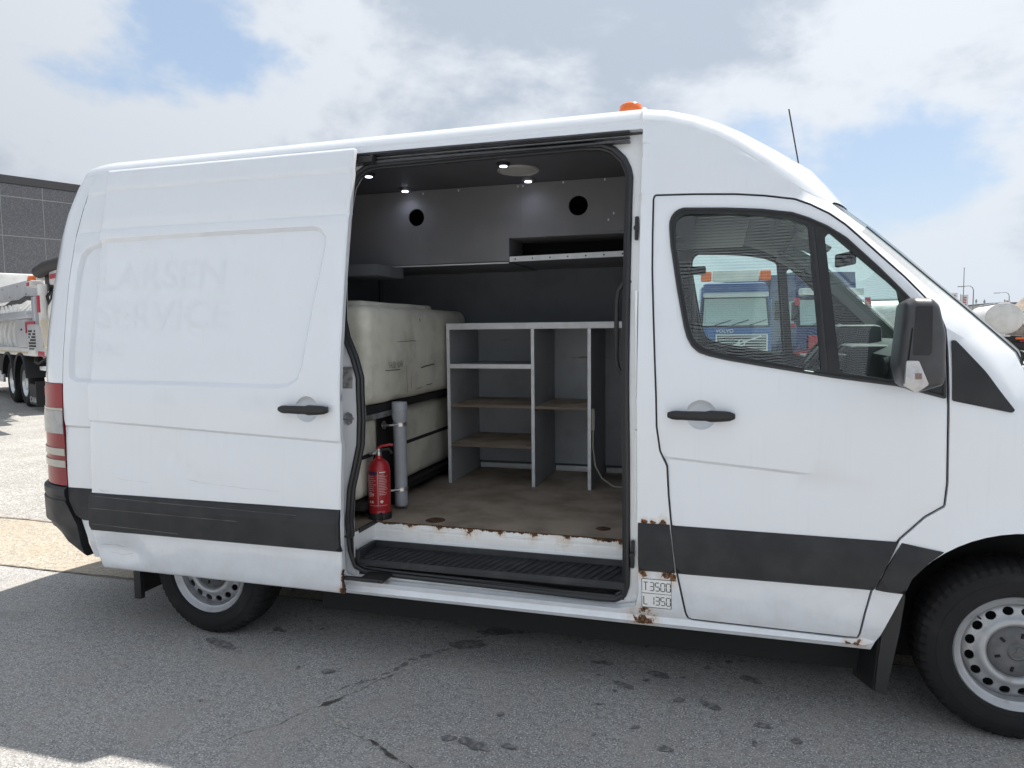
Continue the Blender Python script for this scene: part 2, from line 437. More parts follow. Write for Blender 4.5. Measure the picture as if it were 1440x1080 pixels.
def crease(x, z, zl, amp):
    d = zl-z
    if d < 0: return 0
    return 1.7*amp*smin(d/.012)*max(0, 1-max(0, d-.012)/.26)**1.5
def upper_steps(z): return .009*math.exp(-((z-2.141)/.008)**2)+.004*smin((z-2.141)/.01)-.008*smin((z-2.345)/.012)
def recess(poly, x, z, depth=.020, w=.018): return depth*smin(-sdist(poly, x, z)/w)
QREC = soft([(-4.30, 2.085), (-4.40, 2.062), (-4.445, 2.02), (-4.463, 1.93), (-4.468, 1.42), (-4.462, 1.355), (-4.42, 1.333), (-3.05, 1.33), (-2.95, 1.40), (-2.90, 2.04), (-2.96, 2.088)], .03, 1)
def yb(x, z):
    y = y0(z)+yfront(x)+yrear(x, z)+ypil(x, z)
    if x < -1.43: y += upper_steps(z)
    elif x < -.9 and z > 2.2:
        zc = interp([(-1.43, 2.366), (-1.264, 2.357), (-1.119, 2.335), (-1.017, 2.299), (-.923, 2.237)], x); y += .007*smin((z-zc)/.02)
    if x < -2.85: y += crease(x, z, zlow(x), .006)+recess(QREC, x, z)
    if -3.2 < x < -.5 and z < .40: y -= .011*math.exp(-((z-.337)/.012)**2)-.006*math.exp(-((z-.36)/.010)**2)
    if x > -.5:                                  # wheel-arch flare
        rr = math.hypot(x, z-.35); y -= .014*smin((.60-rr)/.10)
    return y
BODY = lambda x, z: (x, yb(x, z), z)
FD = [(-1.384, 2.140), (-1.375, 2.157), (-1.205, 2.151), (-1.049, 2.141), (-0.933, 2.127), (-0.82, 2.106), (-0.762, 2.081), (-0.689, 2.038), (-0.631, 1.991), (-0.504, 1.86), (-0.425, 1.779), (-0.357, 1.7), (-0.309, 1.634), (-0.291, 1.578), (-0.285, 1.504), (-0.279, 1.32), (-0.273, 1.0), (-0.28, 0.91), (-0.345, 0.864), (-0.43, 0.771), (-0.48, 0.666), (-0.519, 0.568), (-0.54, 0.468), (-0.554, 0.379), (-0.562, 0.356), (-0.606, 0.353), (-1.202, 0.360), (-1.221, 0.368), (-1.231, 0.392), (-1.266, 0.563), (-1.292, 0.781), (-1.303, 0.895), (-1.31, 1.017), (-1.339, 1.079), (-1.354, 1.182), (-1.357, 1.301), (-1.361, 1.389), (-1.373, 1.636), (-1.382, 1.833), (-1.384, 1.984)]
FDs = soft(FD, .02, 1)
arch = [(.478*math.cos(R(a)), .35+.478*math.sin(R(a))) for a in range(0, 152, 6)]
rarch = [(-3.665+.47*math.cos(R(a)), .35+.47*math.sin(R(a))) for a in range(0, 181, 6)]
TOPE = [(-1.433, 2.492), (-1.335, 2.478), (-1.227, 2.440), (-1.129, 2.392), (-1.051, 2.343), (-0.934, 2.249)]
SHUT = [(-4.505, .76), (-4.51, 1.09), (-4.506, 1.32), (-4.508, 1.59), (-4.515, 1.873), (-4.501, 2.133), (-4.477, 2.291), (-4.445, 2.40), (-4.415, 2.462)]
outl = [(-.516, .316)]+[(-2.0, .318), (-3.19, .32)]+rarch[0:]+[(-4.16, .37), (-4.37, .375), (-4.40, .50), (-4.43, .60), (-4.49, .70)]+SHUT+[(-4.33, 2.476), (-2.8, 2.478)]+TOPE+SIL+[(.1, 1.405), (.4, 1.30), (.7, 1.14), (.84, .98), (.86, .5), (.7, .33), (.478, .33)]+arch+[(-.418, .564)]
OPEN = soft([(-1.433, 2.452), (-1.431, 1.3), (-1.428, .79), (-1.422, .47), (-1.435, .402), (-1.52, .383), (-2.80, .388), (-2.852, .41), (-2.856, 2.455)], .02, 1)
near_body = panel('side_body', outl, WHITE, van, BODY, holes=[OPEN, FDs], flange=.05, grid=.07, step=.04,
    lines=[[(-4.5, z), (-1.43, z)] for z in (2.122, 2.134, 2.141, 2.148, 2.16)]+[[(-4.46, z), (-1.43, z)] for z in (2.333, 2.345, 2.352, 2.36, 2.372)]+[
           QREC+QREC[:1], inset(QREC, .018)+inset(QREC, .018)[:1], inset(QREC, .009)+inset(QREC, .009)[:1], inset(QREC, -.012)+inset(QREC, -.012)[:1], inset(QREC, .03)+inset(QREC, .03)[:1], [(-3.2, .325), (-.5, .325)], [(-3.2, .337), (-.5, .337)], [(-3.2, .349), (-.5, .349)], [(-3.2, .361), (-.5, .361)], [(-3.2, .373), (-.5, .373)], [(-4.5, zlow(-4.5)), (-2.86, zlow(-2.86))], [(-4.5, zlow(-4.5)-.013), (-2.86, zlow(-2.86)-.013)],
           [(-1.43, 2.366), (-1.264, 2.357), (-1.119, 2.335), (-1.017, 2.299), (-.923, 2.237)], [(-1.43, 2.386), (-1.264, 2.377), (-1.119, 2.355), (-1.017, 2.319), (-.923, 2.257)]])
near_body['label'] = 'white side body with rust spots at the door pillar foot'
# far side: one panel with the driver's window cut out
WIN = [(-1.312, 2.016), (-1.311, 2.036), (-1.305, 2.056), (-1.294, 2.073), (-1.278, 2.085), (-1.256, 2.092), (-1.082, 2.082), (-0.946, 2.069), (-0.83, 2.049), (-0.766, 2.023), (-0.702, 1.989), (-0.632, 1.939), (-0.518, 1.819), (-0.457, 1.75), (-0.417, 1.703), (-.34, 1.60), (-.298, 1.53), (-.291, 1.317), (-0.458, 1.363), (-0.678, 1.392), (-0.908, 1.430), (-1.074, 1.459), (-1.15, 1.477), (-1.185, 1.490), (-1.212, 1.514), (-1.232, 1.550), (-1.246, 1.60), (-1.275, 1.749), (-1.305, 1.933)]
WINs = soft(WIN, .02, 1)
GA = soft([(-1.288, 2.00), (-1.287, 2.02), (-1.281, 2.040), (-1.269, 2.056), (-1.25, 2.066), (-1.08, 2.058), (-.946, 2.045), (-.84, 2.025), (-.785, 2.000), (-.77, 1.985), (-.722, 1.425), (-.735, 1.418), (-.908, 1.452), (-1.07, 1.481), (-1.14, 1.500), (-1.172, 1.512), (-1.195, 1.533), (-1.212, 1.565), (-1.225, 1.612), (-1.252, 1.752), (-1.282, 1.93)], .02, 1)
GB = soft([(-.698, 1.955), (-.69, 1.957), (-.455, 1.728), (-.446, 1.68), (-.472, 1.385), (-.64, 1.412), (-.655, 1.42), (-.71, 1.94)], .015, 1)
WHOLE = inset(WINs, .012)
far = lambda x, z: (x, W-yb(x, z), z)
FAROUT = [p for p in outl]
panel('far_side_body', FAROUT, CLEANW, van, far, holes=[WHOLE], flange=.05, fdir=(0, -1, 0), grid=.12, step=.06, flip=True)
panel('far_window_frame', WINs, TRIM, van, lambda x, z: (x, W-yb(x, z)+.004, z), holes=[GA, GB], flange=.03, fdir=(0, -1, 0), grid=.1, flip=True)
panel('far_window', GA, GLS, van, lambda x, z: (x, W-yb(x, z)-.012, z), flange=0, grid=.1, flip=True)
panel('far_quarter_window', GB, GLS, van, lambda x, z: (x, W-yb(x, z)-.012, z), flange=0, grid=.1, flip=True)
FCARD = soft([(-1.40, .6), (-1.40, 2.17), (-1.05, 2.15), (-.8, 2.09), (-.5, 1.85), (-.2, 1.55), (-.15, 1.2), (-.3, .6)], .05, 1)
panel('far_door_card', FCARD, DASH, van, lambda x, z: (x, W-yb(x, z)-.075, z), holes=[inset(GA, -.012), inset(GB, -.008)], flange=.02, fdir=(0, 1, 0), grid=.1, flip=True)
# ---- roof
TAB = [(0, 0), (.008, .016), (.018, .034), (.03, .047), (.065, .064), (.145, .085), (.295, .11), (.595, .145), (.8, .152), (2, .152)]
dl = [0, .004, .010, .018, .03, .045, .065, .1, .145, .22, .32, .45, .6]
rows = []
for th in (84, 72, 60, 48, 36, 24, 12, 0):
    x = -4.352-RR*math.sin(R(th)); ye = y0(2.476)-.004+RR*(1-math.cos(R(th))); rows.append((x, ye, 2.476-.012*math.sin(R(th)), x+4.352+RR))
for x in (-4.2, -3.9, -3.5, -3.1, -2.7, -2.3, -1.9, -1.6, -1.438): rows.append((x, y0(2.476)-.004, lerp(2.476, 2.492, (x+4.35)/2.91), 9))
def rrow(x, ye, ze, dr, bow=0., up=1.):
    half = []
    for d in dl+[W/2-ye]:
        dd = min(d, W/2-ye); y = ye+dd; s = 1-((W/2-y)/(W/2-ye))**2
        half.append((x+bow*s, y, ze+min(interp(TAB, dd)*up, interp(TAB, dr))))
    half.insert(0, (x, ye+.003, ze-.03))
    return [Vector(p) for p in half]+[Vector((p[0], W-p[1], p[2])) for p in half[-2::-1]]
MB().loft([rrow(*r) for r in rows]).build('roof', WHITE, van, ang=50)
crow = []
for (x, z) in [(-1.436, 2.492)]+TOPE[1:]+[SIL[0], SIL[1], SIL[2]]:
    q = smin((x+1.44)/.76); crow.append(rrow(x, yb(x, z), z, 9, bow=.16*q, up=interp([(-1.44, 1), (-.82, 1.1), (-.75, .75), (-.674, .22)], x)))
MB().loft(crow).build('cab_roof', WHITE, van, ang=50)
MB().tube([p+Vector((0, 0, .001)) for p in rrow(-1.437, y0(2.476)-.004, 2.492, 9)], .006, 6).build('roof_seam', CLEANW, van)
# ---- windscreen, bonnet and nose
wr = []
for i, (x, z) in enumerate(SIL[2:]):
    wr.append([p+Vector((-.004, 0, -.004)) for p in rrow(x, yb(x, z)+.003, z, 9, bow=.16+.05*i/7, up=lerp(.22, .10, smin(i/5)))])
MB().loft(wr).build('windscreen', WSG, van)
for s in (0, 1):
    pts = [Vector((x+.012, (lambda y: W-y if s else y)(yb(x, z)+.016), z+.003)) for x, z in SIL[3:]]
    MB().tube(pts, .0032, 8).build('windscreen_seal', SEALM, van)
hr = []
for (x, z) in [(-.006, 1.433), (.1, 1.405), (.4, 1.30), (.7, 1.14), (.84, .98)]:
    y = yb(x, z); hr.append([Vector((x+.2*4*u*(1-u), lerp(y, W-y, u), z+.05*(4*u*(1-u))**.5)) for u in [k/16 for k in range(17)]])
MB().loft(hr).build('bonnet', WHITE, van)
def nose(z0, z1, off, n=16):
    return [[Vector((.86-off+.17*4*u*(1-u)+.03*(1-(z-.5)**2), lerp(yb(.85, z)+off*.3, W-yb(.85, z)-off*.3, u), z)) for u in [k/n for k in range(n+1)]] for z in [lerp(z0, z1, j/5) for j in range(6)]]
MB().loft(nose(.62, 1.02, 0)).build('front_panel', WHITE, van)
MB().loft(nose(.25, .62, -.03)).build('front_bumper', TRIM, van)
gr = MB()
for k in range(4): gr.loft([[p+Vector((.012, 0, 0)) for p in r[4:13]] for r in nose(.70+k*.075, .75+k*.075, -.01)])
gr.build('grille', TRIM, van)
for s in (-1, 1):
    g = nose(.70, .98, -.012); MB().loft([r[0:4] if s < 0 else r[13:17] for r in g]).build('headlight', LENSC, van)
# ---- rear doors, tail lights, bumper
def rp(th, z, off=0.):
    a = interp(RA, z); r = RR+off
    return Vector((a-r*math.sin(R(th)), y0(z)+upper_steps(z)*max(0, 1-th/35)+RR-r*math.cos(R(th)), z))
def rshut(z):
    dx = interp(RA, z)-interp([(b, a) for a, b in SHUT], z); return math.degrees(math.asin(min(.9, max(0, dx/RR))))+.35
def rdoor(mirror):
    rows = []
    for j in range(25):
        z = lerp(1.325, 2.462, j/24); t0 = rshut(z); r = [rp(lerp(t0, 90, k/10), z) for k in range(11)]
        xe = r[-1].x
        for k in range(1, 6):
            u = k/5; r.append(Vector((xe-.035*math.sin(u*math.pi/2), lerp(r[10].y, W/2-.004, u), z)))
        rows.append(r)
    if mirror: rows = [[Vector((p.x, W-p.y, p.z)) for p in r] for r in rows]
    d = MB().loft(rows).build('rear_door', CLEANW if mirror else WHITE, van)
    low = []
    for j in range(10):
        z = lerp(.74, 1.322, j/9); r = [rp(lerp(66, 90, k/4), z) for k in range(5)]; xe = r[-1].x
        r += [Vector((xe-.035*math.sin(u*math.pi/2), lerp(r[4].y, W/2-.004, u), z)) for u in (.25, .5, .75, 1)]; low.append(r)
    if mirror: low = [[Vector((p.x, W-p.y, p.z)) for p in r] for r in low]
    MB().loft(low).build('rear_door_lower', CLEANW, d)
rdoor(False); rdoor(True)
def lens(z0, z1, t1, off, mat, name, par, mirror, t0=None, nz=6):
    rows = []
    for j in range(nz+1):
        z = lerp(z0, z1, j/nz); a = (rshut(z) if t0 is None else t0)
        rows.append([rp(lerp(a, t1, k/8), z, off) for k in range(9)])
    m = (lambda p: Vector((p.x, W-p.y, p.z))) if mirror else (lambda p: p)
    rows = [[m(p) for p in r] for r in rows]
    cen = m(rp(40, (z0+z1)/2, -.3)); cen.z = 0
    outer = rows; inner = [[p+(Vector((cen.x, cen.y, p.z))-p).normalized()*.03 for p in r] for r in rows]
    b = MB().loft(outer).loft([r[::-1] for r in inner])
    b.loft([outer[0], inner[0]]).loft([outer[-1], inner[-1]]).loft([[r[0] for r in outer], [r[0] for r in inner]]).loft([[r[-1] for r in outer], [r[-1] for r in inner]])
    return b.build(name, mat, par, ang=30)
for mir in (False, True):
    tl = lens(.765, 1.322, 66, .004, LENSR, 'tail_light', van, mir, nz=14)
    tl['label'] = 'red and clear tail light cluster'
    lens(1.05, 1.175, 64, .010, REVL, 'reversing_lens', tl, mir)
    lens(.93, .968, 60, .010, LENSW, 'reflector_strip', tl, mir, nz=2); lens(.865, .903, 60, .010, LENSW, 'reflector_strip', tl, mir, nz=2)
    lens(1.176, 1.19, 64, .008, LENSW, 'chrome_divider', tl, mir, nz=1)
def bumper(mir):
    rows = []
    prof = [(.375, .0), (.385, .012), (.44, .022), (.56, .026), (.685, .028), (.69, .020), (.70, .020), (.71, .026), (.745, .026), (.757, .012), (.76, -.01)]
    for (z, off) in prof:
        t0 = {True: lambda z: rshut(.76)}.get(z > .69, lambda z: 0)(z)
        xs = interp([(.375, -4.42), (.56, -4.435), (.62, -4.47), (.69, -4.505), (.76, -4.508)], z)
        a = interp(RA, z); t0 = math.degrees(math.asin(max(-.3, min(.9, (a-xs)/RR)))) if xs < a else -((xs-a)/RR)*57.3
        r = []
        for k in range(13):
            th = lerp(max(t0, 0), 90, k/12); p = rp(th, z, off)
            lift = interp([(0, -.0), (60, 0), (90, .0)], th); r.append(p)
        if t0 < 0: r[0] = Vector((xs, y0(z)-off, z))
        xe = r[-1].x
        for u in (.2, .4, .6, .8, 1): r.append(Vector((xe-.04*math.sin(u*math.pi/2), lerp(r[12].y, W/2+.0, u), z)))
        # lower edge rises towards the corner
        r = [Vector((p.x, p.y, p.z+(.13*smin((-4.43-p.x)/.22) if z < .45 else .05*smin((-4.43-p.x)/.22) if z < .5 else 0))) for p in r]
        rows.append(r)
    if mir: rows = [[Vector((p.x, W-p.y, p.z)) for p in r] for r in rows]
    b = MB().loft(rows)
    b.loft([[r[0] for r in rows], [r[0]+Vector((0, -.05 if mir else .05, 0)) for r in rows]])
    return b.build('rear_bumper', TRIM, van, ang=25)
bumper(False); bumper(True)
MB().box((-4.62, .25, .45), (-4.60, W-.25, 2.35)).build('rear_closure', BLK, van)
# ---- dark band along the side
def band(name, poly, base, par, proud=.016, mat=TRIM):
    zt = max(p[1] for p in poly); zb = min(p[1] for p in poly)
    def f(x, z):
        h = interp([(zb, .003), (zb+.008, proud*.92), (zt-.065, proud), (zt-.058, proud*.93), (zt-.010, proud*.45), (zt, .002)], z); a = base(x, z); return (a[0], a[1]-h, a[2])
    xs = [p[0] for p in poly]
    return panel(name, poly, mat, par, f, flange=.02, grid=.08, step=.03, lines=[[(min(xs)-.01, zz), (max(xs)+.01, zz)] for zz in (zb+.008, zt-.065, zt-.058, zt-.010)], ang=12)
band('trim_strip', [(-1.425, .772), (-1.294, .772), (-1.270, .567), (-1.422, .566)], BODY, van)
band('trim_strip', [(-.424, .762), (-.286, .741), (-.335, .70), (-.392, .632), (-.416, .566), (-.512, .573), (-.475, .665)], BODY, van)
band('trim_strip', soft([(-4.503, .757), (-4.20, .757), (-4.20, .577), (-4.40, .585), (-4.45, .61), (-4.485, .68)], .02, 1), BODY, van)
# ---- front door
def ydoor(x, z):
    y = y0(z)+yfront(x)+ypil(x, z)*0
    y += crease(x, z, zlow(x), .007)*interp([(-.72, 1), (-.44, 0)], x)
    r = math.hypot((x+1.172)/.062, (z-1.236)/.062); y += .030*(1-r**5) if r < 1 else 0
    d = sdist(WINs, x, z); y += .006*smin(1-d/.03) if d > 0 else .006
    y -= .010*smin((.60-math.hypot(x, z-.35))/.10)
    de = dseg(x, z, FDI, True); y += .006*max(0, 1-de/.011)**2
    return y
FDI = soft(inset(FDs, .0075), .03, 0)
zl = [[(-1.36, zlow(-1.36)), (-.42, zlow(-.42))], [(-1.36, zlow(-1.36)-.012), (-.42, zlow(-.42)-.012)]]
cup = [[(-1.172+r*math.cos(R(a)), 1.236+r*math.sin(R(a))) for a in range(0, 361, 15)] for r in (.061, .055, .04, .02)]
fdoor = panel('front_door', FDI, DOORW, van, lambda x, z: (x, ydoor(x, z), z), holes=[WHOLE], flange=.04, grid=.05, lines=zl+cup+[inset(FDI, .004)+inset(FDI, .004)[:1], inset(FDI, .011)+inset(FDI, .011)[:1], inset(WINs, -.03)+inset(WINs, -.03)[:1]])
DOORF = lambda x, z: (x, y0(z)+yfront(x)-.004-.006*0, z)
band('trim_strip', [(-1.287, .770), (-.436, .764), (-.481, .662), (-.520, .568), (-1.263, .566)], lambda x, z: (x, ydoor(x, z), z), fdoor)
wf = panel('window_frame', WINs, TRIM, fdoor, lambda x, z: (x, y0(z)+yfront(x)-.001-.004*smin(-sdist(WINs, x, z)/.01)*0, z), holes=[GA, GB], flange=.028, grid=.06, lines=[inset(WINs, .008)+inset(WINs, .008)[:1]])
panel('window', GA, GLS, fdoor, lambda x, z: (x, y0(z)+yfront(x)+.014, z), flange=0, grid=.08)
panel('quarter_window', GB, GLS, fdoor, lambda x, z: (x, y0(z)+yfront(x)+.014, z), flange=0, grid=.08)
MB().tube([(p[0], y0(p[1])+yfront(p[0])-.001, p[1]) for p in inset(WINs, .006)], .007, 6, closed=True).build('window_seal', SEALM, fdoor)
MB().tube([(x, ydoor(x, z)-.001, z) for x, z in ((-.752, 1.985), (-.735, 1.80), (-.712, 1.55), (-.70, 1.42))], .009, 6).build('window_divider', SEALM, fdoor)
def pull_handle(par, x0, x1, z, yb_):
    L = x1-x0; pts = []; rr = []
    for k in range(15):
        u = k/14; pts.append((x0+L*u, yb_-.030-.016*math.sin(math.pi*u)**.7+.006, z)); rr.append((.011+.010*math.sin(math.pi*min(1, max(0, u)))**.35*(1.25 if u > .62 else 1 if u < .2 else .78)))
    b = MB().tube(pts, rr, 12); b.v = [Vector((v.x, v.y, z+(v.z-z)*1.05)) for v in b.v]
    b.box((x0+.012, yb_-.03, z-.012), (x0+.04, yb_+.002, z+.012), .004).box((x1-.07, yb_-.03, z-.014), (x1-.012, yb_+.002, z+.014), .004)
    return b.build('handle', RUB, par)
MB().tube([(x, y0(z)+yfront(x)+.022, z) for x, z in inset(FDs, .003)], .007, 6, closed=True).build('door_gap_shade', SEALM, van)  # black tube added inside the shut gap to imitate its deep shade
pull_handle(fdoor, -1.302, -1.042, 1.236, 0.)
# door mirror
mpoly = soft([(-.496, 1.667), (-.47, 1.686), (-.413, 1.683), (-.391, 1.66), (-.369, 1.565), (-.364, 1.409), (-.372, 1.385), (-.448, 1.358), (-.494, 1.379), (-.512, 1.447), (-.505, 1.544)], .025, 4)
mc = (-.44, 1.525)
def ring(s, y, dx=0.): return [Vector((mc[0]+(p[0]-mc[0])*s+dx, y, mc[1]+(p[1]-mc[1])*(1-(1-s)*.6))) for p in mpoly]
mir = MB().loft([ring(.55, -.085), ring(.86, -.095), ring(.95, -.12), ring(1.0, -.18), ring(1.0, -.235), ring(.97, -.262), ring(.88, -.28), ring(.70, -.290), ring(.4, -.294)], closed=True, caps=True).build('side_mirror', TRIM2, fdoor, ang=40)
MB().tube([(-.475, -.20, 1.66), (-.482, -.262, 1.652), (-.478, -.289, 1.58), (-.487, -.289, 1.48), (-.488, -.28, 1.40)], .0035, 6).build('housing_joint', BLK, mir)
panel('housing_inset', soft([(-.470, 1.655), (-.42, 1.655), (-.418, 1.50), (-.425, 1.49), (-.475, 1.49)], .012, 1), TRIM, mir, lambda x, z: (x, -.297+abs(z-1.57)*.02+.25*(x+.445)**2*4, z), flange=.010, grid=.03)
def indl(x, z): return (x, -.303+.9*(x+.455)**2*3+.03*smin((1.40-z)/.06), z)
ind = panel('indicator_lens', soft([(-.494, 1.472), (-.458, 1.472), (-.425, 1.392), (-.456, 1.362), (-.497, 1.386)], .012, 1), LENSC, mir, indl, flange=.02, grid=.02)
panel('bulb', soft([(-.468, 1.43), (-.448, 1.43), (-.448, 1.41), (-.468, 1.41)], .01, 1), M('dull_bulb', (.20, .13, .12), .3), ind, lambda x, z: (x, indl(x, z)[1]-.0015, z), flange=.001, grid=.02)
for zz in (1.63, 1.43): MB().tube([(-.40, -.10, zz), (-.36, -.03, zz-.01), (-.335, .0+y0(zz)+.01, zz-.02)], .022, 8).build('mirror_arm', TRIM2, mir)
mfin = panel('mirror_sail', soft([(-.275, 1.535), (-.262, 1.535), (-.165, 1.421), (-.066, 1.279), (-.078, 1.270), (-.272, 1.311)], .015, 1), TRIM, van, lambda x, z: (x, yb(x, z)-.006, z), flange=.01, grid=.04)
# ---- rating sticker T 3500 / L 1350
SX0, SX1, SZ0, SZ1 = -1.408, -1.286, .405, .532
st = panel('rating_sticker', [(SX0, SZ0), (SX1, SZ0), (SX1, SZ1), (SX0, SZ1)], PLATEW, van, lambda x, z: (x, yb(x, z)-.0012, z), flange=0, grid=.03)
segs = {'T': 'hm', 'L': 'eld', '3': 'abgcd', '5': 'afgcd', '0': 'abcdef', '1': 'bc'}
sb = MB()
def bar(x0, z0, x1, z1, w=.0026):
    d = Vector((x1-x0, z1-z0)); L = d.length; d /= L; n_ = Vector((-d.y, d.x))*w/2
    p = [(x0+n_.x, z0+n_.y), (x0-n_.x, z0-n_.y), (x1-n_.x, z1-n_.y), (x1+n_.x, z1+n_.y)]
    sb.add([(a, yb(a, b)-.0024, b) for a, b in p], [(0, 1, 2, 3)])
zm = (SZ0+SZ1)/2
for a in ((SX0, SZ0, SX1, SZ0), (SX0, SZ1, SX1, SZ1), (SX0, zm, SX1, zm), (SX0, SZ0, SX0, SZ1), (SX1, SZ0, SX1, SZ1)): bar(*a, w=.0022)
def glyph(ch, x, z, w=.0165, h=.036):
    g = .0016; a, b, m = z+h, z, z+h/2
    S_ = {'a': (x+g, a, x+w-g, a), 'd': (x+g, b, x+w-g, b), 'g': (x+g, m, x+w-g, m), 'f': (x, m+g, x, a-g), 'e': (x, b+g, x, m-g), 'b': (x+w, m+g, x+w, a-g), 'c': (x+w, b+g, x+w, m-g),
          'h': (x, a, x+w, a), 'm': (x+w/2, b, x+w/2, a), 'l': (x, b, x, a)}
    q = {'T': 'hm', 'L': 'ld'}.get(ch, segs.get(ch, ''))
    for k in q: bar(*S_[k], w=.0034)
for row, zt in (('T3500', zm+.013), ('L1350', SZ0+.013)):
    for i, ch in enumerate(row): glyph(ch, SX0+.008+i*.0228+(.003 if i else 0), zt)
sb.build('sticker_print', INK, st, smooth=False)
# ================================================================== sliding door (open, slid back along the rear side)
SDO = -.08
RECD = soft([(-4.40, 2.086), (-3.533, 2.092), (-2.968, 2.091), (-2.929, 2.082), (-2.895, 2.045), (-2.889, 1.995), (-2.977, 1.429), (-3.003, 1.362), (-3.06, 1.330), (-3.13, 1.322), (-3.682, 1.330), (-4.40, 1.334)], .03, 1)
FOLD = [(-3.954, 1.10), (-3.807, 1.02), (-3.702, .926), (-3.594, .849), (-3.411, .837), (-3.109, .829)]
def zls(x): return 1.082-.043*(x+2.78)
def ysd(x, z):
    y = SDO+y0(z)+upper_steps(z)+recess(RECD, x, z)+crease(x, z, zls(x), .007)
    r = math.hypot((x+2.957)/.062, (z-1.228)/.062); y += .030*(1-r**5) if r < 1 else 0
    if z < 1.12:
        d = dseg(x, z, FOLD); y += (.010*math.exp(-(d/.022)**2)*math.exp(-((x+3.60)/.22)**2) if z > .76 else 0)
        side = .010*math.exp(-(((x+3.95)/.22)**2+((z-.95)/.11)**2)); y += side
        y += .024*math.exp(-(((x+4.10)/.13)**2+((z-.46)/.05)**2))-.012*math.exp(-(((x+3.86)/.10)**2+((z-.44)/.07)**2))
        y += .010*math.exp(-(((x+4.22)/.05)**2+((z-.80)/.05)**2))
        y += .0022*noise.noise(Vector((x*4, z*6, 1.3)))*smin((1.08-z)/.1)
    de = min(x+4.262+.0, -2.79-x, z-.349, 2.461-z) if not (z < .6 or x < -4.2 or x > -2.85) else dseg(x, z, SDs, True)
    if de < .013: y += .008*max(0, 1-max(0, de)/.013)**2
    return y
SDOUT = [(-4.238, .349), (-2.808, .347), (-2.796, .50), (-2.793, .76), (-2.785, 1.10), (-2.782, 1.6), (-2.786, 2.462), (-4.256, 2.460), (-4.258, 2.15), (-4.255, 1.6), (-4.262, 1.1), (-4.268, .76), (-4.272, .56), (-4.262, .45)]
SDs = chaikin(resample(SDOUT, .02), 1)
SDF = lambda x, z: (x, ysd(x, z), z)
cup2 = [[(-2.957+r*math.cos(R(a)), 1.228+r*math.sin(R(a))) for a in range(0, 361, 15)] for r in (.061, .055, .04, .02)]
op = lambda l: l+l[:1]
sdoor = panel('sliding_door', SDs, DOORW, van, SDF, flange=.026, grid=.04, step=.035, back=True,
    lines=[[(-4.3, z), (-2.7, z)] for z in (2.122, 2.134, 2.141, 2.148, 2.16, 2.333, 2.345, 2.352, 2.36, 2.372)]+[op(RECD), op(inset(RECD, .018)), op(inset(RECD, .009)), op(inset(RECD, -.012)), op(inset(RECD, .03))]+cup2+[op(inset(SDs, .005)), op(inset(SDs, .013))]+[[(-4.3, zls(-4.3)), (-2.7, zls(-2.7))], [(-4.3, zls(-4.3)-.013), (-2.7, zls(-2.7)-.013)], [(-4.3, zls(-4.3)-.0065), (-2.7, zls(-2.7)-.0065)], [(-4.3, zls(-4.3)+.012), (-2.7, zls(-2.7)+.012)], [(-4.3, zls(-4.3)-.028), (-2.7, zls(-2.7)-.028)], FOLD]
    +[[(-4.26, .38+.03*i), (-3.7, .38+.03*i)] for i in range(6)])
sdoor['label'] = 'white sliding door slid open with dented lower corner'
band('trim_strip', [(-4.270, .560), (-2.795, .558), (-2.795, .759), (-4.266, .758)], lambda x, z: (x, SDO+y0(z), z), sdoor, proud=.020)
pull_handle(sdoor, -3.086, -2.827, 1.229, SDO)
def ghost(s, x, z, size, sx=1., bold=True):
    return text('faded_lettering', s, size, GHOST, sdoor, lambda a, b, c: (x+a, ysd(x+a, z+b)-.0008, z+b), font_bold=bold, sx=sx, cuts=6)
ghost('LARSEN', -4.245, 1.818, .197, 1.16); ghost('SERVICE', -4.240, 1.615, .197, 1.16); ghost('VAC', -4.232, 1.478, .09, 1.1)
ghost('INS', -3.84, 1.235, .075, 1.1); ghost('ON', -3.33, 1.21, .10, 1.0)
SCR = M('bare_scratch', (.42, .43, .44), .7)
def scratch(pts, w):
    b = MB(); p = resample(pts, .03, False); rows = [[], []]
    for i, (x, z) in enumerate(p):
        q = .6*w*(.25+random.random())*(1 if 0 < i < len(p)-1 else .1); jz = random.uniform(-.003, .003)
        rows[0].append(Vector((x, ysd(x, z+jz)-.0012, z+jz-q))); rows[1].append(Vector((x, ysd(x, z+jz)-.0012, z+jz+q)))
    b.loft(rows); return b.build('scratch', SCR, sdoor, smooth=False)
scratch(FOLD[3:], .0009); scratch([(-3.66, .862), (-3.58, .845)], .0016); scratch([(-4.10, .846), (-4.02, .835), (-3.88, .83)], .0008)
scratch([(-4.237, .48), (-4.15, .482), (-4.083, .472)], .0022); scratch([(-4.19, .445), (-4.10, .43), (-4.03, .442)], .0025); scratch([(-4.245, .79), (-4.20, .775), (-4.13, .772)], .0018)
SCB = M('scuff_mark', (.10, .10, .105), .6)
def bandscuff(pts, w):
    rows = [[], []]
    for i, (x, z) in enumerate(resample(pts, .05, False)):
        q = w*(.3+random.random()); yy = SDO+y0(z)-.0212 if z < .695 else SDO+y0(z)-.0200*interp([(.693, 1), (.748, .47)], z)-.0008
        rows[0].append(Vector((x, yy, z-q))); rows[1].append(Vector((x, yy, z+q)))
    MB().loft(rows).build('scuff', SCB, sdoor, smooth=False)
bandscuff([(-4.25, .745), (-3.9, .735), (-3.4, .728), (-3.02, .722)], .0016); bandscuff([(-4.26, .682), (-3.8, .676), (-3.35, .672)], .0018)
bandscuff([(-4.25, .598), (-3.9, .590), (-3.7, .584)], .002)
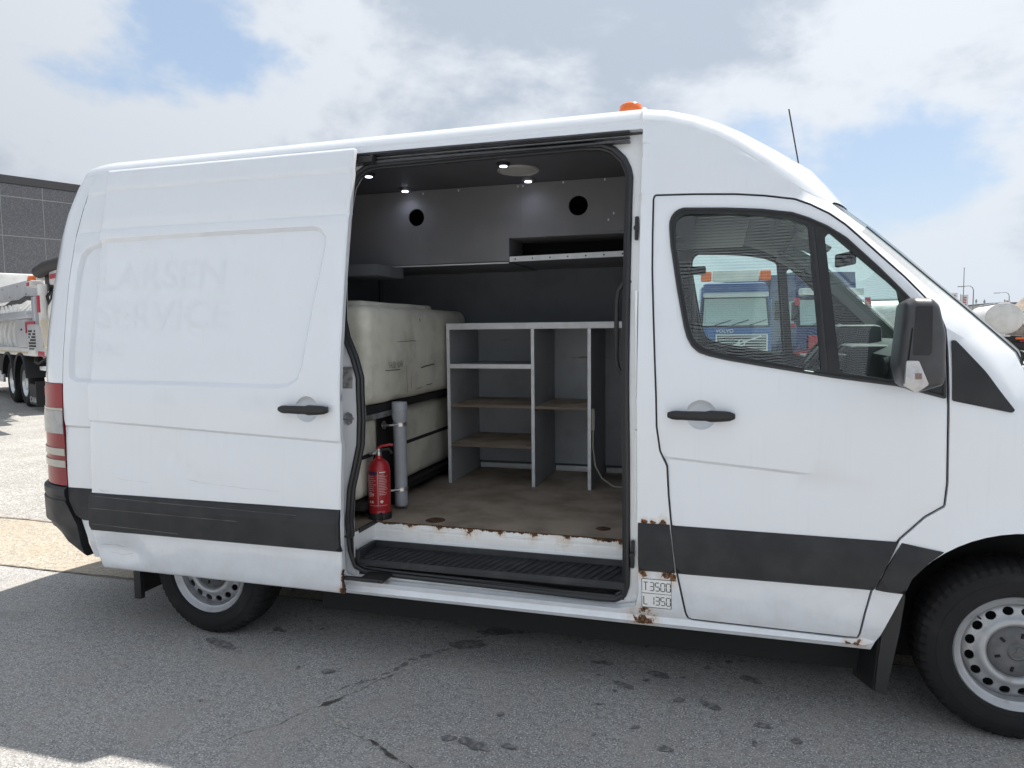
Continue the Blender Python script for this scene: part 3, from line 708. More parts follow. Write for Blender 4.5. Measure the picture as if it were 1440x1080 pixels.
# rusty front lower corner of the door
rb = MB()
for k in range(10):
    z = .355+.012*k; rb.obox((-2.802+.0006*k+random.uniform(-.003, .003), SDO+y0(z)+.006, z), (.006+.010*max(0, 4-k)/4, .014, .012), Matrix.Rotation(random.uniform(-.5, .5), 3, 'Y'))
rb.build('rusted_edge', RUSTM, sdoor, smooth=False)
# guide arms that hold the door on its rails
MB().box((-2.84, -.055, .415), (-2.62, -.035, .432), .004).box((-2.72, -.05, .412), (-2.60, .07, .430), .004).build('lower_guide_arm', RUB, sdoor)
ca = MB().box((-2.80, .185, 2.405), (-2.72, .235, 2.435), .004); ca.tube([(-2.735, .215, 2.40), (-2.735, .215, 2.445)], .014, 10); ca.build('upper_guide_arm', RUB, sdoor)
MB().box((-2.79, -.04, .665), (-2.765, -.03, .685), .003).tube([(-2.80, -.035, .62), (-2.765, -.035, .62), (-2.752, -.035, .628), (-2.752, -.035, .642)], .006, 6).build('buffer_hook', RUB, sdoor)

# ================================================================== door frame, seal, rails, striker
SEAL = [(-1.692, 2.412), (-1.618, 2.407), (-1.566, 2.385), (-1.517, 2.335), (-1.494, 2.285), (-1.486, 2.249), (-1.487, 2.169), (-1.487, 1.996), (-1.485, 1.627), (-1.482, 1.293), (-1.478, 1.048), (-1.476, 0.547), (-1.478, 0.475), (-1.494, 0.427), (-1.529, 0.404), (-1.595, 0.401), (-2.112, 0.410), (-2.562, 0.416), (-2.752, 0.424), (-2.8, 0.446), (-2.822, 0.521), (-2.831, 0.666), (-2.815, 0.829), (-2.785, 0.942), (-2.759, 1.047), (-2.751, 1.178), (-2.756, 1.369), (-2.788, 1.464), (-2.836, 1.559), (-2.86, 1.645), (-2.875, 1.85), (-2.873, 2.2), (-2.862, 2.305), (-2.832, 2.361), (-2.785, 2.393), (-2.739, 2.402), (-2.594, 2.403), (-2.361, 2.406)]
SEALs = soft(SEAL, .025, 2)
JO = .055
JF = lambda x, z: (x, y0(z)+JO+.0*x, z)
JOUT = soft([(-1.424, 2.452), (-1.42, .42), (-1.45, .380), (-2.80, .380), (-2.90, .41), (-2.90, 2.452)], .03, 1)
jamb = panel('door_frame', JOUT, SILLW, van, JF, holes=[SEALs], flange=.06, grid=.06)
MB().tube([(x, y0(z)+JO-.004, z) for x, z in SEALs], .0135, 8, closed=True).build('door_seal', SEALM, van)
MB().tube([(x, y0(z)+JO+.012, z) for x, z in inset(SEALs, .012 if area(SEALs) > 0 else .012)], .012, 8, closed=True).build('seal_lip', SEALM, van)
# raised pressings on the frame
MB().box((-1.446, .035, .80), (-1.432, .06, 1.16), .005).box((-1.448, .05, 1.30), (-1.436, .08, 1.75), .005).build('frame_pressing', SILLW, van)
for (x, z, h) in ((-1.452, 2.02, .10), (-1.452, .62, .12)):
    MB().obox((x, y0(z)+JO-.012, z), (.016, .02, h), Matrix.Rotation(.02, 3, 'Y'), .004).tube([(x, y0(z)+JO-.022, z), (x, y0(z)+JO-.034, z)], .012, 8).build('lock_catch', RUB, van)
# upper rail
gr_ = MB(); yT = y0(2.43)
gr_.box((-2.90, yT+.062, 2.412), (-1.49, yT+.075, 2.474)).box((-2.90, yT+.012, 2.404), (-1.492, yT+.065, 2.412)).box((-2.90, yT-.0, 2.444), (-1.492, yT+.065, 2.450)).box((-2.90, yT+.02, 2.425), (-1.493, yT+.062, 2.429))
gr_.build('upper_rail', M('rail_dark_paint', (.03, .031, .037), .35, col2=(.05, .05, .055), ns=3), van)
MB().box((-2.84, yT+.022, 2.456), (-1.492, yT+.09, 2.466)).build('rail_cover', RUB, van)
stp = MB().lathe([(0, 0), (.026, 0), (.026, .006), (0, .006)], (0, 0, 0), 'Y', 8)
stp.v = [Vector((v.x, v.y, v.z*1.25)) for v in stp.v]; stp.tube([(-.012, 0, 0), (-.008, -.03, 0), (.022, -.03, 0), (.03, 0, 0)], .005, 8)
for zz in (.02, -.02): stp.lathe([(0, -.004), (.006, -.004), (.006, 0)], (0, 0, zz), 'Y', 8)
stp.v = [Vector((-2.812+v.x, y0(1.17)+JO-.006+v.y, 1.172+v.z)) for v in stp.v]; stp.build('striker', CHROME, van)
MB().box((-2.842, y0(1.36)+JO-.004, 1.315), (-2.788, y0(1.36)+JO+.006, 1.42), .006).build('lock_plate', M('clear_plastic_plate', (.35, .35, .35), .3, .2, col2=(.18, .17, .16), ns=40), van)

# ================================================================== load space: step, floor, lining
FZ = .615
fl = [(-4.70, .30), (-4.5, .12), (-2.80, .12), (-2.80, .272), (-1.47, .272), (-1.40, .272), (-1.40, 1.86), (-4.5, 1.86), (-4.70, 1.68)]
panel('cargo_floor', fl, FLOORM, van, lambda x, y: (x, y, FZ), flange=.022, fdir=(0, 0, -1), grid=.3, step=.2)
rz = MB(); rr_ = []
for (y, z) in ((.268, .610), (.266, .575), (.262, .570), (.262, .535), (.258, .530), (.235, .524), (.235, .46)): rr_.append([Vector((x, y, z)) for x in (-2.80, -2.4, -2.0, -1.6, -1.44)])
rz.loft(rr_)
riser = rz.build('step_riser', SILLW, van, ang=20); riser['label'] = 'white step riser with rust along its top edge'
for (x0, x1, z) in ((-2.76, -2.73, .588), (-2.69, -2.63, .588), (-2.54, -2.30, .586), (-2.12, -1.90, .586), (-1.80, -1.58, .586)):
    MB().box((x0, .262, z-.004), (x1, .270, z+.004), .003).build('riser_pressing', SILLW, riser)
ll = MB().loft([[Vector((-2.795, .272, z)), Vector((-2.80, .05, z))] for z in (.612, .40)]); ll.build('step_side', SILLW, van)
rl_ = MB()
for k in range(60):
    pass
ra, rb_ = [], []
for k in range(330):
    x = -2.79+k*.004; dn = max(.0015, .006+.016*(noise.noise(Vector((x*9, 2, 0)))+.55*noise.noise(Vector((x*45, 7, 1)))+.4*noise.noise(Vector((x*160, 3, 2))))+.008*smin((x+1.75)/.3))
    ra.append([Vector((x, .262, .6168)), Vector((x, .2645-.0005, .6160-dn*.3)), Vector((x, .2645-.0005, .6150-dn))])
rl_.loft(ra).build('rusted_floor_edge', RUSTM, van, smooth=False)
MB().box((-2.80, .10, .600), (-2.792, .27, .622)).build('floor_edging', RUB, van)
# rubber step mat with chevron ribs
mt = MB(); mt.loft([[Vector((x, y, z)) for x in (-2.775, -2.2, -1.8, -1.475)] for (y, z) in ((.234, .528), (.226, .528), (.222, .498), (.06, .484), (.05, .470), (.05, .455))])
mt.box((-2.79, .05, .455), (-2.77, .232, .53), .008)
mat = mt.build('step_mat', MAT_, van, ang=25)
rbm = MB()
for k in range(34):
    x = -2.755+k*.038
    rbm.add([(x, .066, .4855), (x+.012, .066, .4855), (x+.082, .216, .4985), (x+.070, .216, .4985), (x+.003, .066, .4905), (x+.009, .066, .4905), (x+.079, .216, .5035), (x+.073, .216, .5035)],
        [(4, 5, 6, 7), (0, 1, 5, 4), (1, 2, 6, 5), (2, 3, 7, 6), (3, 0, 4, 7)]) if x+.082 < -1.478 else None
o = rbm.build('mat_ribs', MAT_, mat, smooth=False)
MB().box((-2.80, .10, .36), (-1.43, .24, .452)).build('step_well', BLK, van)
kp = MB(); kp.loft([[Vector((x, y, z)) for x in (-2.78, -1.49)] for (y, z) in ((.058, .408), (.062, .425), (.075, .425), (.078, .415), (.088, .415), (.091, .424), (.105, .424))]); kp.build('lower_rail', RUB, van, ang=20)
# lining
MB().loft([[Vector((x, y, z)) for x in (-4.55, -2.9, -1.40)] for (y, z) in ((1.815, .615), (1.81, 1.5), (1.75, 1.98), (1.70, 2.46))]).build('wall_lining', LIN, van)
MB().box((-3.09, 1.79, 1.60), (-3.08, 1.815, 2.0)).build('lining_joint', BLK, van)
MB().box((-4.40, .26, 2.442), (-1.40, 1.73, 2.456)).build('ceiling_panel', CEIL, van)
MB().box((-4.565, .16, .60), (-4.555, 1.83, 1.9)).box((-4.50, .34, 1.9), (-4.49, 1.65, 2.42)).build('rear_lining', LIN, van)
MB().prism([(.10, .55), (W-.10, .55), (W-.12, 1.5), (W-.25, 2.3), (W-.27, 2.44), (.27, 2.44), (.25, 2.3), (.12, 1.5)], .015, lambda a, b, q: (-1.405+q, a, b)).build('bulkhead', LIN, van)
panel('near_side_lining', [(-4.56, .62), (-2.90, .62), (-2.90, 2.42), (-4.42, 2.42), (-4.56, 2.0)], LIN, van, lambda x, z: (x, .06+yrear(x, z)+y0(z), z), flange=.01, grid=.3)
# rear cross wall panels above the tank
MB().box((-3.49, .75, 1.60), (-3.475, 1.80, 2.0)).build('cross_lining', LIN, van)
for y in (1.215, 1.70): MB().box((-3.474, y, 1.60), (-3.470, y+.007, 1.98)).build('cross_lining_joint', BLK, van)
MB().box((-3.47, .75, 1.91), (-3.0, 1.11, 1.975), .004).build('cable_duct', LIN, van)
# overhead locker with two round cut-outs and an open tray
LY = 1.09
def circ(x, z, r, n=28): return [(x+r*math.cos(2*math.pi*i/n), z+r*math.sin(2*math.pi*i/n)) for i in range(n)]
lo = [(-4.5, 1.987), (-2.31, 1.997), (-2.31, 2.130), (-1.41, 2.145), (-1.41, 2.440), (-4.5, 2.440)]
locker = panel('overhead_locker', lo, LOCK, van, lambda x, z: (x, LY, z), holes=[circ(-2.898, 2.280, .052), circ(-1.893, 2.294, .056)], flange=.012, grid=.5, step=.3)
MB().box((-4.5, LY+.012, 1.987), (-2.31, 1.77, 1.999)).box((-2.31, LY+.012, 1.995), (-1.41, 1.77, 2.007)).build('locker_base', LIN, locker)
MB().box((-4.5, LY+.35, 2.0), (-1.41, LY+.36, 2.44)).build('locker_back', BLK, locker)
MB().box((-2.318, LY-.002, 1.997), (-2.308, LY+.3, 2.14)).box((-2.308, LY-.003, 2.128), (-1.41, LY+.3, 2.138)).build('tray_frame', LOCK, locker)
tr_ = panel('tray_rail', [(-2.304, 1.990), (-1.41, 2.000), (-1.41, 2.030), (-2.304, 2.020)], ALU, locker, lambda x, z: (x, LY-.006, z), holes=[circ(-2.27+.105*i, 2.005+.0012*i, .0055, 10) for i in range(8)], flange=.012, grid=.4, step=.2)
MB().box((-2.308, LY+.02, 1.996), (-1.41, LY+.03, 2.02)).build('tray_back', BLK, locker)
MB().box((-4.5, LY-.004, 1.982), (-2.312, LY+.010, 1.989)).build('locker_edge', ALU, locker)
MB().box((-2.236, LY-.0008, 2.15), (-2.2345, LY, 2.44)).build('panel_joint', LIN, locker)
for x, z in ((-2.62, 2.425), (-2.25, 2.425), (-2.22, 2.425), (-1.98, 2.43), (-1.74, 2.43), (-2.85, 2.42), (-1.69, 2.24), (-1.72, 2.205)): MB().box((x-.004, LY-.0015, z-.006), (x+.004, LY-.0001, z+.006)).build('locker_screw', ALU, locker, smooth=False)
# four lit ceiling spots and the round vent
LED = emit('led_glow', (.78, .82, 1.0), 5.0)
for i, (x, y) in enumerate(((-2.945, .575), (-2.935, 1.015), (-2.18, .575), (-2.16, .985))):
    sp_ = MB().lathe([(0, 0), (.036, 0), (.036, -.006), (.030, -.012), (.021, -.014), (.0, -.014)], (x, y, 2.441), 'Z', 20).build('ceiling_spot', CHROME if i % 2 else RUB, van)
    MB().lathe([(0, -.0155), (.019, -.0155), (.019, -.018), (0, -.018)], (x, y, 2.441), 'Z', 16).build('lens', LED, sp_)
    ld = bpy.data.lights.new('spot_lamp', 'SPOT'); ld.energy = .35; ld.spot_size = R(160); ld.spot_blend = 1.0; ld.color = (.72, .78, 1); ld.shadow_soft_size = .015
    lo_ = bpy.data.objects.new('spot_lamp', ld); lo_.location = Vector((x, y, 2.415)); COL.objects.link(lo_)
vt = MB().lathe([(.098, 0), (.112, 0), (.112, -.008), (.104, -.012), (.098, -.008), (.098, 0)], (-2.148, .742, 2.4415), 'Z', 40).build('ceiling_vent', M('vent_plastic', (.36, .35, .34), .6), van)
vb = MB()
for k in range(-8, 9):
    w_ = math.sqrt(max(0, .098**2-(k*.0115)**2))
    vb.box((-2.148-w_, .742+k*.0115-.0028, 2.4335), (-2.148+w_, .742+k*.0115+.0028, 2.4365)).box((-2.148+k*.0115-.0022, .742-w_, 2.4345), (-2.148+k*.0115+.0022, .742+w_, 2.4375))
vb.build('grille_bars', MATS['vent_plastic'], vt, smooth=False)
MB().lathe([(0, -.0005), (.099, -.0005), (.099, -.003), (0, -.003)], (-2.148, .742, 2.4415), 'Z', 30).build('duct', BLK, vt)
MB().tube([(-1.47, .13, 1.79), (-1.505, .13, 1.785), (-1.528, .13, 1.755), (-1.535, .13, 1.70), (-1.536, .13, 1.47), (-1.530, .13, 1.42), (-1.508, .13, 1.393), (-1.47, .13, 1.388)], .0105, 10).build('grab_handle', RUB, van)
for (x, y, r) in ((-2.50, .36, .05), (-1.64, .42, .035)): MB().lathe([(0, .0012), (r*.45, .0012), (r*.5, .004), (r*.72, .004), (r*.78, .001), (r, .001), (r*1.05, 0)], (x, y, FZ), 'Z', 18).build('lashing_eye', RUSTM, van)

# ================================================================== wheels, flaps, underside
def wheel(cx, cy, side, name):
    """side=-1: outer face towards -Y"""
    root = bpy.data.objects.new(name, None); root.location = (cx, cy, .343); put(root, van)
    bpy.context.view_layer.update(); root.matrix_parent_inverse = van.matrix_world.inverted(); bpy.context.view_layer.update()
    s = side; RO = .347; n = 224
    prof = [(.218, .095), (.232, .112), (.236, .1155), (.240, .1145), (.262, .119), (.283, .117), (.286, .1145), (.295, .113), (.318, .103), (.335, .088), (.3425, .072), (RO, .05), (RO, .02), (RO, -.02), (RO, -.05), (.3425, -.072), (.335, -.088), (.318, -.103), (.295, -.114), (.262, -.119), (.232, -.112), (.218, -.095)]
    def tread(i, j, r, h):
        k = j % 4
        if 8 <= i <= 11 or 14 <= i <= 17: r -= (.008 if k == 0 else 0)*(1 if i in (9, 10, 15, 16) else .45)
        if i in (12, 13): r -= .009 if (j+2*i) % 4 == 0 else 0
        return r, h
    MB().lathe([(r, h*s) for r, h in prof], (cx, cy, .343), 'Y', n, mod=tread).build('tyre', TYRE, root, ang=18)
    d = lambda h: h*s
    rm = MB().lathe([(.205, d(-.09)), (.224, d(-.09)), (.224, d(-.08)), (.205, d(-.075)), (.196, d(.06)), (.207, d(.088)), (.219, d(.093)), (.224, d(.101)), (.2185, d(.106)), (.2125, d(.102)), (.204, d(.090)), (.192, d(.084)), (.186, d(.060)), (.186, d(-.07)), (.205, d(-.09))], (cx, cy, .343), 'Y', 96)
    rim = rm.build('rim', RIM, root, ang=40)
    hp = [(r_, h_) for r_, h_ in ((.100, .072), (.108, .086), (.120, .090), (.132, .082), (.136, .072), (.178, .062), (.187, .052))]
    def fy(x, z):
        r = math.hypot(x, z); return (cx+x, cy+d(interp(hp, r)), .343+z)
    hol = []
    for k in range(16):
        t = 2*math.pi*(k+.5)/16; c_ = (.1585*math.cos(t), .1585*math.sin(t)); hol.append([(c_[0]+.0195*math.cos(a)*math.sin(t)*-1+.0165*math.sin(a)*math.cos(t), c_[1]+.0195*math.cos(a)*math.cos(t)+.0165*math.sin(a)*math.sin(t)) for a in [2*math.pi*q/12 for q in range(12)]])
    ringl = lambda r: [(r*math.cos(2*math.pi*q/64), r*math.sin(2*math.pi*q/64)) for q in range(65)]
    panel('wheel_disc', ringl(.1875)[:-1], RIM, rim, fy, holes=[ringl(.099)[:-1]]+hol, lines=[ringl(r) for r in (.108, .12, .132, .1405)], flange=.006, fdir=(0, -s, 0), grid=.03, step=.02, ang=60)
    hc = MB().lathe([(0, d(.083)), (.030, d(.083)), (.034, d(.079)), (.05, d(.082)), (.085, d(.078)), (.100, d(.066)), (.101, d(.03))], (cx, cy, .343), 'Y', 40).build('hub_cap', HUB, root)
    for k in range(6):
        t = 2*math.pi*k/6+.3; MB().obox((cx+.068*math.cos(t), cy+d(.0815), .343+.068*math.sin(t)), (.020, .006, .010), Matrix.Rotation(-t, 3, 'Y'), .002).build('nut_recess', BLK, hc)
    e2 = MB().lathe([(.024, d(.0835)), (.027, d(.0855)), (.0295, d(.0835))], (cx, cy, .343), 'Y', 28)
    for k in range(3):
        t = R(90+120*k); e2.prism([(.0, .0045), (.0245, 0), (.0, -.0045)], d(.002), lambda a, b, q, t=t: (cx+a*math.cos(t)-b*math.sin(t), cy+d(.0832)+q, .343+a*math.sin(t)+b*math.cos(t)))
    e2.build('star_emblem', M('worn_emblem', (.13, .135, .14), .4, .3) if 'worn_emblem' not in MATS else MATS['worn_emblem'], hc)
    MB().lathe([(0, d(.02)), (.187, d(.02)), (.187, d(0)), (0, d(0))], (cx, cy, .343), 'Y', 24).build('brake_drum', BLK, root)
    MB().tube([(cx-.14, cy+d(.092), .343+.132), (cx-.128, cy+d(.088), .343+.122)], .004, 6).build('valve', RUB, root)
    return root
for cx in (0., -3.665):
    wheel(cx, .162, -1, 'wheel'); wheel(cx, W-.162, 1, 'wheel')
ft = MB(); fw_ = [(-.452, .552), (-.405, .556), (-.405, .53), (-.42, .40), (-.462, .145), (-.50, .155), (-.49, .30), (-.475, .45)]
ft.prism(fw_, .03, lambda a, b, q: (a, .012+q+.0, b)); ft.add([(-.475, .035, .55), (-.47, .30, .55), (-.535, .30, .085), (-.505, .035, .15), (-.462, .035, .55), (-.455, .30, .55), (-.52, .30, .085), (-.49, .035, .15)], [(0, 1, 2, 3), (7, 6, 5, 4), (0, 4, 5, 1), (1, 5, 6, 2), (2, 6, 7, 3), (3, 7, 4, 0)])
ft.build('mud_flap', RUB, van)
rf = MB().box((-4.115, .02, .165), (-4.07, .05, .36), .004).box((-4.105, .05, .185), (-4.09, .30, .36), .004); rf.build('mud_flap', RUB, van)
MB().box((-3.10, .24, .135), (-.50, 1.76, .372)).box((-3.12, .12, .375), (-.52, 1.87, .382)).box((-4.72, .35, .30), (-4.15, 1.64, .55)).box((-3.19, .45, .28), (-4.15, 1.55, .56)).box((-.48, .45, .13), (.62, 1.55, .55)).build('underbody', UNDER, van)  # central box dropped low to block bounce light beneath the van
for cx, r in ((0, .50), (-3.665, .50)):
    for s in (0, 1):
        rows = [[Vector((cx+r*math.cos(R(a)), (W-y if s else y), .34+r*math.sin(R(a)))) for a in range(-8, 189, 8)] for y in (.065, .40)]
        MB().loft(rows).loft([rows[1], [Vector((cx, p.y, .34)) for p in rows[1]]]).build('arch_liner', UNDER, van)

# ================================================================== roof beacon, aerial
bc = MB().lathe([(0, 0), (.062, 0), (.062, .02), (.058, .022)], (-1.585, 1.0, 2.662), 'Z', 24).build('roof_beacon', RUB, van)
MB().lathe([(.0, .02), (.062, .02), (.0640, .10), (.060, .128), (.045, .140), (0, .143)], (-1.585, 1.0, 2.662), 'Z', 40).build('beacon_lens', AMBER, bc, ang=60)
MB().tube([(-.70, 1.0, 2.20), (-.725, .95, 2.356), (-.79, .9, 2.672)], .0035, 6).lathe([(0, .04), (.02, .03), (.024, 0)], (-.70, 1.0, 2.18), 'Z', 12).build('aerial', RUB, van)

# ================================================================== cab interior
MB().box((-1.39, .10, .50), (-.56, 1.89, .60)).build('cab_floor', DASH, van)
hl_ = [[Vector((x, y, z-.03*abs(y-1)**2)) for y in (.30, .5, 1.0, 1.5, 1.69)] for (x, z) in ((-1.39, 2.18), (-1.05, 2.14), (-.86, 2.07), (-.76, 2.02))]
MB().loft(hl_).build('headliner', HEADL, van)
MB().box((-1.39, .30, 2.085), (-.98, 1.69, 2.10), .006).build('overhead_shelf', DASH, van)
db = MB()
db.loft([[Vector((x, y, z)) for y in (.14, .4, .8, 1.0, 1.25, 1.6, 1.85)] for (x, z) in ((-.10, 1.50), (-.18, 1.52), (-.32, 1.50), (-.40, 1.46), (-.415, 1.36), (-.38, 1.15), (-.30, .80))])
db.box((-.50, .80, .95), (-.30, 1.18, 1.50), .03).box((-.52, .86, 1.10), (-.49, 1.12, 1.45), .01)
dash = db.build('dashboard', DASH, van, ang=40)
MB().box((-.528, .89, 1.32), (-.518, 1.09, 1.42), .004).build('radio', M('radio_face', (.03, .03, .034), .25), dash)
for k in range(9): MB().obox((-.16-.012*k, .36, 1.5215-.0015*k), (.006, .16, .004), Matrix.Identity(3)).build('vent_slat', BLK, dash)
MB().lathe([(0, 0), (.05, 0), (.06, .02), (0, .03)], (-.42, .45, 1.40), 'X', 20).build('air_vent', TRIM, dash)
MB().box((-.50, 1.28, 1.42), (-.26, 1.64, 1.60), .04).build('instrument_cowl', DASH, dash)
swm = Matrix.Rotation(R(-52), 3, 'Y')
sc_ = Vector((-.58, 1.46, 1.43)); sw = MB()
sw.tube([sc_+swm @ Vector((.205*math.cos(R(a)), .205*math.sin(R(a)), 0)) for a in range(0, 360, 12)], .016, 10, closed=True)
for a in (0, 90, 180, 270): sw.tube([sc_+swm @ Vector((.05*math.cos(R(a)), .05*math.sin(R(a)), -.02)), sc_+swm @ Vector((.2*math.cos(R(a)), .2*math.sin(R(a)), 0))], .013, 8)
sw.tube([sc_+swm @ Vector((0, 0, .015)), sc_+swm @ Vector((0, 0, -.03))], .075, 20); sw.tube([sc_, sc_+swm @ Vector((0, 0, -.28))], .03, 10)
sw.build('steering_wheel', RUB, van)
for yc in (.45, 1.50):
    se = MB().box((-1.30, yc-.24, .80), (-.78, yc+.24, .97), .05); se.obox((-1.315, yc, 1.20), (.12, .46, .56), Matrix.Rotation(R(-8), 3, 'Y'), .045)
    seat = se.build('seat', SEATM, van)
    MB().obox((-1.352, yc, 1.60), (.085, .26, .19), Matrix.Rotation(R(-8), 3, 'Y'), .035).build('headrest', SEATM, seat)
    MB().box((-1.25, yc-.2, .58), (-.85, yc+.2, .80), .01).build('seat_base', DASH, seat)
MB().tube([(-1.30, 1.80, 1.98), (-1.27, 1.79, 1.7), (-1.25, 1.80, 1.2), (-1.27, 1.78, .8)], .014, 6).build('seat_belt', M('belt_webbing', (.22, .21, .2), .9), van)
MB().box((-1.30, 1.72, 1.93), (-1.20, 1.80, 1.98), .01).build('belt_anchor', RUB, van)
MB().obox((-.50, 1.0, 1.93), (.03, .20, .07), Matrix.Rotation(R(15), 3, 'Z'), .015).tube([(-.47, 1.0, 1.96), (-.42, 1.0, 2.0)], .01, 6).build('interior_mirror', RUB, van)
for yc in (.55, 1.45): MB().obox((-.72, yc, 1.96), (.16, .36, .02), Matrix.Rotation(R(28), 3, 'Y'), .008).build('sun_visor', HEADL, van)
# ================================================================== load: shelving, tanks, pipe, extinguisher
sh = empty('shelving_unit', (-2.1, 1.5, FZ), 'grey shelving unit with pale front edges along the van wall', 'shelves')
SY = 1.228; BY = 1.79
def vpanel(x, mat=SHELFP):
    o = MB().box((x-.007, SY+.004, FZ+.001), (x+.007, BY-.004, 1.596)).build('upright_panel', mat, sh)
    MB().box((x-.010, SY-.006, FZ+.001), (x+.010, SY+.004, 1.596)).build('front_edge', ALU, o)
for x in (-2.757, -2.205, -1.855): vpanel(x)
MB().box((-2.767, SY-.010, 1.594), (-1.42, SY+.012, 1.633), .003).build('top_rail', ALU, sh)
MB().box((-2.767, SY+.012, 1.598), (-1.42, BY-.004, 1.612)).build('top_board', SHELFP, sh)
MB().box((-2.767, BY-.004, .665), (-1.42, BY+.006, 1.598)).build('back_panel', SHELFP, sh)
for x0, x1 in ((-2.74, -2.22), (-2.19, -1.87), (-1.84, -1.43)):
    MB().box((x0, BY-.020, FZ+.001), (x1, BY-.005, .652), .004).build('floor_strip', ALU, sh)
def shelf(x0, x1, z, edge):
    o = MB().box((x0, SY+.006, z-.014), (x1, BY-.006, z)).build('shelf', BOARD if not edge else SHELFP, sh)
    if edge: MB().box((x0, SY-.006, z-.022), (x1, SY+.006, z+.006), .002).build('front_edge', ALU, o)
    else: MB().box((x0, SY-.001, z-.013), (x1, SY+.006, z-.001)).build('front_edge', M('raw_ply_edge', (.17, .13, .10), .9) if 'raw_ply_edge' not in MATS else MATS['raw_ply_edge'], o)
shelf(-2.750, -2.212, 1.372, True); shelf(-2.750, -2.212, 1.118, False); shelf(-2.750, -2.212, .866, False); shelf(-2.198, -1.862, 1.116, False)
for (x, z, w, h) in ((-2.30, 1.47, .06, .006), (-1.95, 1.40, .14, .012), (-1.50, 1.40, .08, .01), (-2.36, 1.53, .05, .005), (-2.55, 1.52, .05, .004)):
    b = MB(); ra, rb_ = [], []
    for k in range(31):
        a0 = x-w+2*w*k/30; q = h*(.15+.85*abs(noise.noise(Vector((a0*30, z*9, 1)))))*math.sin(math.pi*(k+.3)/30.6); zz_ = z+.006*noise.noise(Vector((a0*18, z, 4)))
        ra.append(Vector((a0, BY-.0052, zz_-q))); rb_.append(Vector((a0, BY-.0052, zz_+q)))
    b.loft([ra, rb_])
    s_ = b.build('stain', M('brown_stain', (.24, .17, .11), .9, col2=(.14, .09, .055), ns=30) if 'brown_stain' not in MATS else MATS['brown_stain'], sh, smooth=False); s_['kind'] = 'stuff'
crd = MB().tube([(-1.842, SY+.03, 1.10), (-1.835, SY+.02, 1.02), (-1.838, SY+.02, .88), (-1.825, SY+.03, .76), (-1.79, SY+.06, .68), (-1.72, SY+.08, .626), (-1.60, SY+.10, .622), (-1.5, SY+.12, .622)], .005, 6).tube([(-1.838, SY+.02, 1.11), (-1.836, SY+.018, .98)], .011, 6)
crd.build('hanging_cord', M('pale_cord', (.38, .37, .33), .8), None, label='thin pale cord hanging from the shelf upright to the floor', cat='cord')
def rbox(a, b, r, name, mat, parent, bulge=0., **kw):
    bm = bmesh.new(); bmesh.ops.create_cube(bm, size=1)
    for v in bm.verts: v.co = Vector([lerp(a[i], b[i], v.co[i]+.5) for i in range(3)])
    bmesh.ops.bevel(bm, geom=bm.edges[:], offset=r, segments=5, affect='EDGES', profile=.5)
    bmesh.ops.subdivide_edges(bm, edges=[e for e in bm.edges if e.calc_length() > .25], cuts=6, use_grid_fill=True)
    c = [(a[i]+b[i])/2 for i in range(3)]
    for v in bm.verts:
        t = 1
        for i in (1, 2): t *= max(0, 1-((v.co[i]-c[i])/((b[i]-a[i])/2))**2)
        if v.co.x > c[0]: v.co.x += bulge*t
        v.co += Vector((noise.noise(v.co*5), noise.noise(v.co*5+Vector((3, 1, 7))), noise.noise(v.co*5+Vector((9, 4, 2)))))*.004
    bm.verts.index_update(); vs = [v.co.copy() for v in bm.verts]; fs = [[v.index for v in f.verts] for f in bm.faces]; bm.free()
    return mk(name, vs, fs, mat, parent, ang=60, **kw)
tk = empty('water_tank', (-3.12, .95, 1.205), 'large aged cream plastic tank with handwriting, stacked on top', 'tank')
rbox((-3.46, .235, 1.205), (-2.80, 1.70, 1.722), .06, 'tank_shell', TANK, tk, .012)
rbox((-3.40, .33, 1.70), (-2.87, 1.24, 1.748), .02, 'tank_lid', TANK, tk)
def tface(x=-2.79): return lambda a, b, c: (x+c, a, b)
def hand(pts, w, par=tk, mat=INK):
    r0, r1 = [], []
    for i, (y, z) in enumerate(pts):
        q = pts[min(i+1, len(pts)-1)]; p_ = pts[max(i-1, 0)]; d = Vector((q[0]-p_[0], q[1]-p_[1])); d = d.normalized() if d.length else Vector((1, 0))
        xx = -2.784
        r0.append(Vector((xx, y-d.y*w, z+d.x*w))); r1.append(Vector((xx, y+d.y*w, z-d.x*w)))
    rows = [r0, r1]; return rows
ink = MB()
lets = {'V': [[(0, 1), (.5, 0), (1, 1)]], 'A': [[(0, 0), (.5, 1), (1, 0)], [(.25, .4), (.75, .4)]], 'N': [[(0, 0), (0, 1), (1, 0), (1, 1)]], 'D': [[(0, 0), (0, 1), (.7, .85), (1, .5), (.7, .1), (0, 0)]], '-': [[(.2, .5), (.8, .5)]], 'K': [[(0, 0), (0, 1)], [(1, 1), (0, .5), (1, 0)]], 'R': [[(0, 0), (0, 1), (.9, .85), (.8, .55), (0, .5)], [(.4, .5), (1, 0)]]}
for i, ch in enumerate('VAND-KAR'):
    for stt in lets[ch]: ink.loft(hand([(.438+i*.0225+p[0]*.016, 1.392+p[1]*.034+.002*math.sin(i*2.1)) for p in stt], .0016))
ink.loft(hand([(.40, 1.383), (.43, 1.381), (.50, 1.380), (.58, 1.379)], .0018))
ink.build('handwriting', INK, tk, smooth=False)
scu = MB()
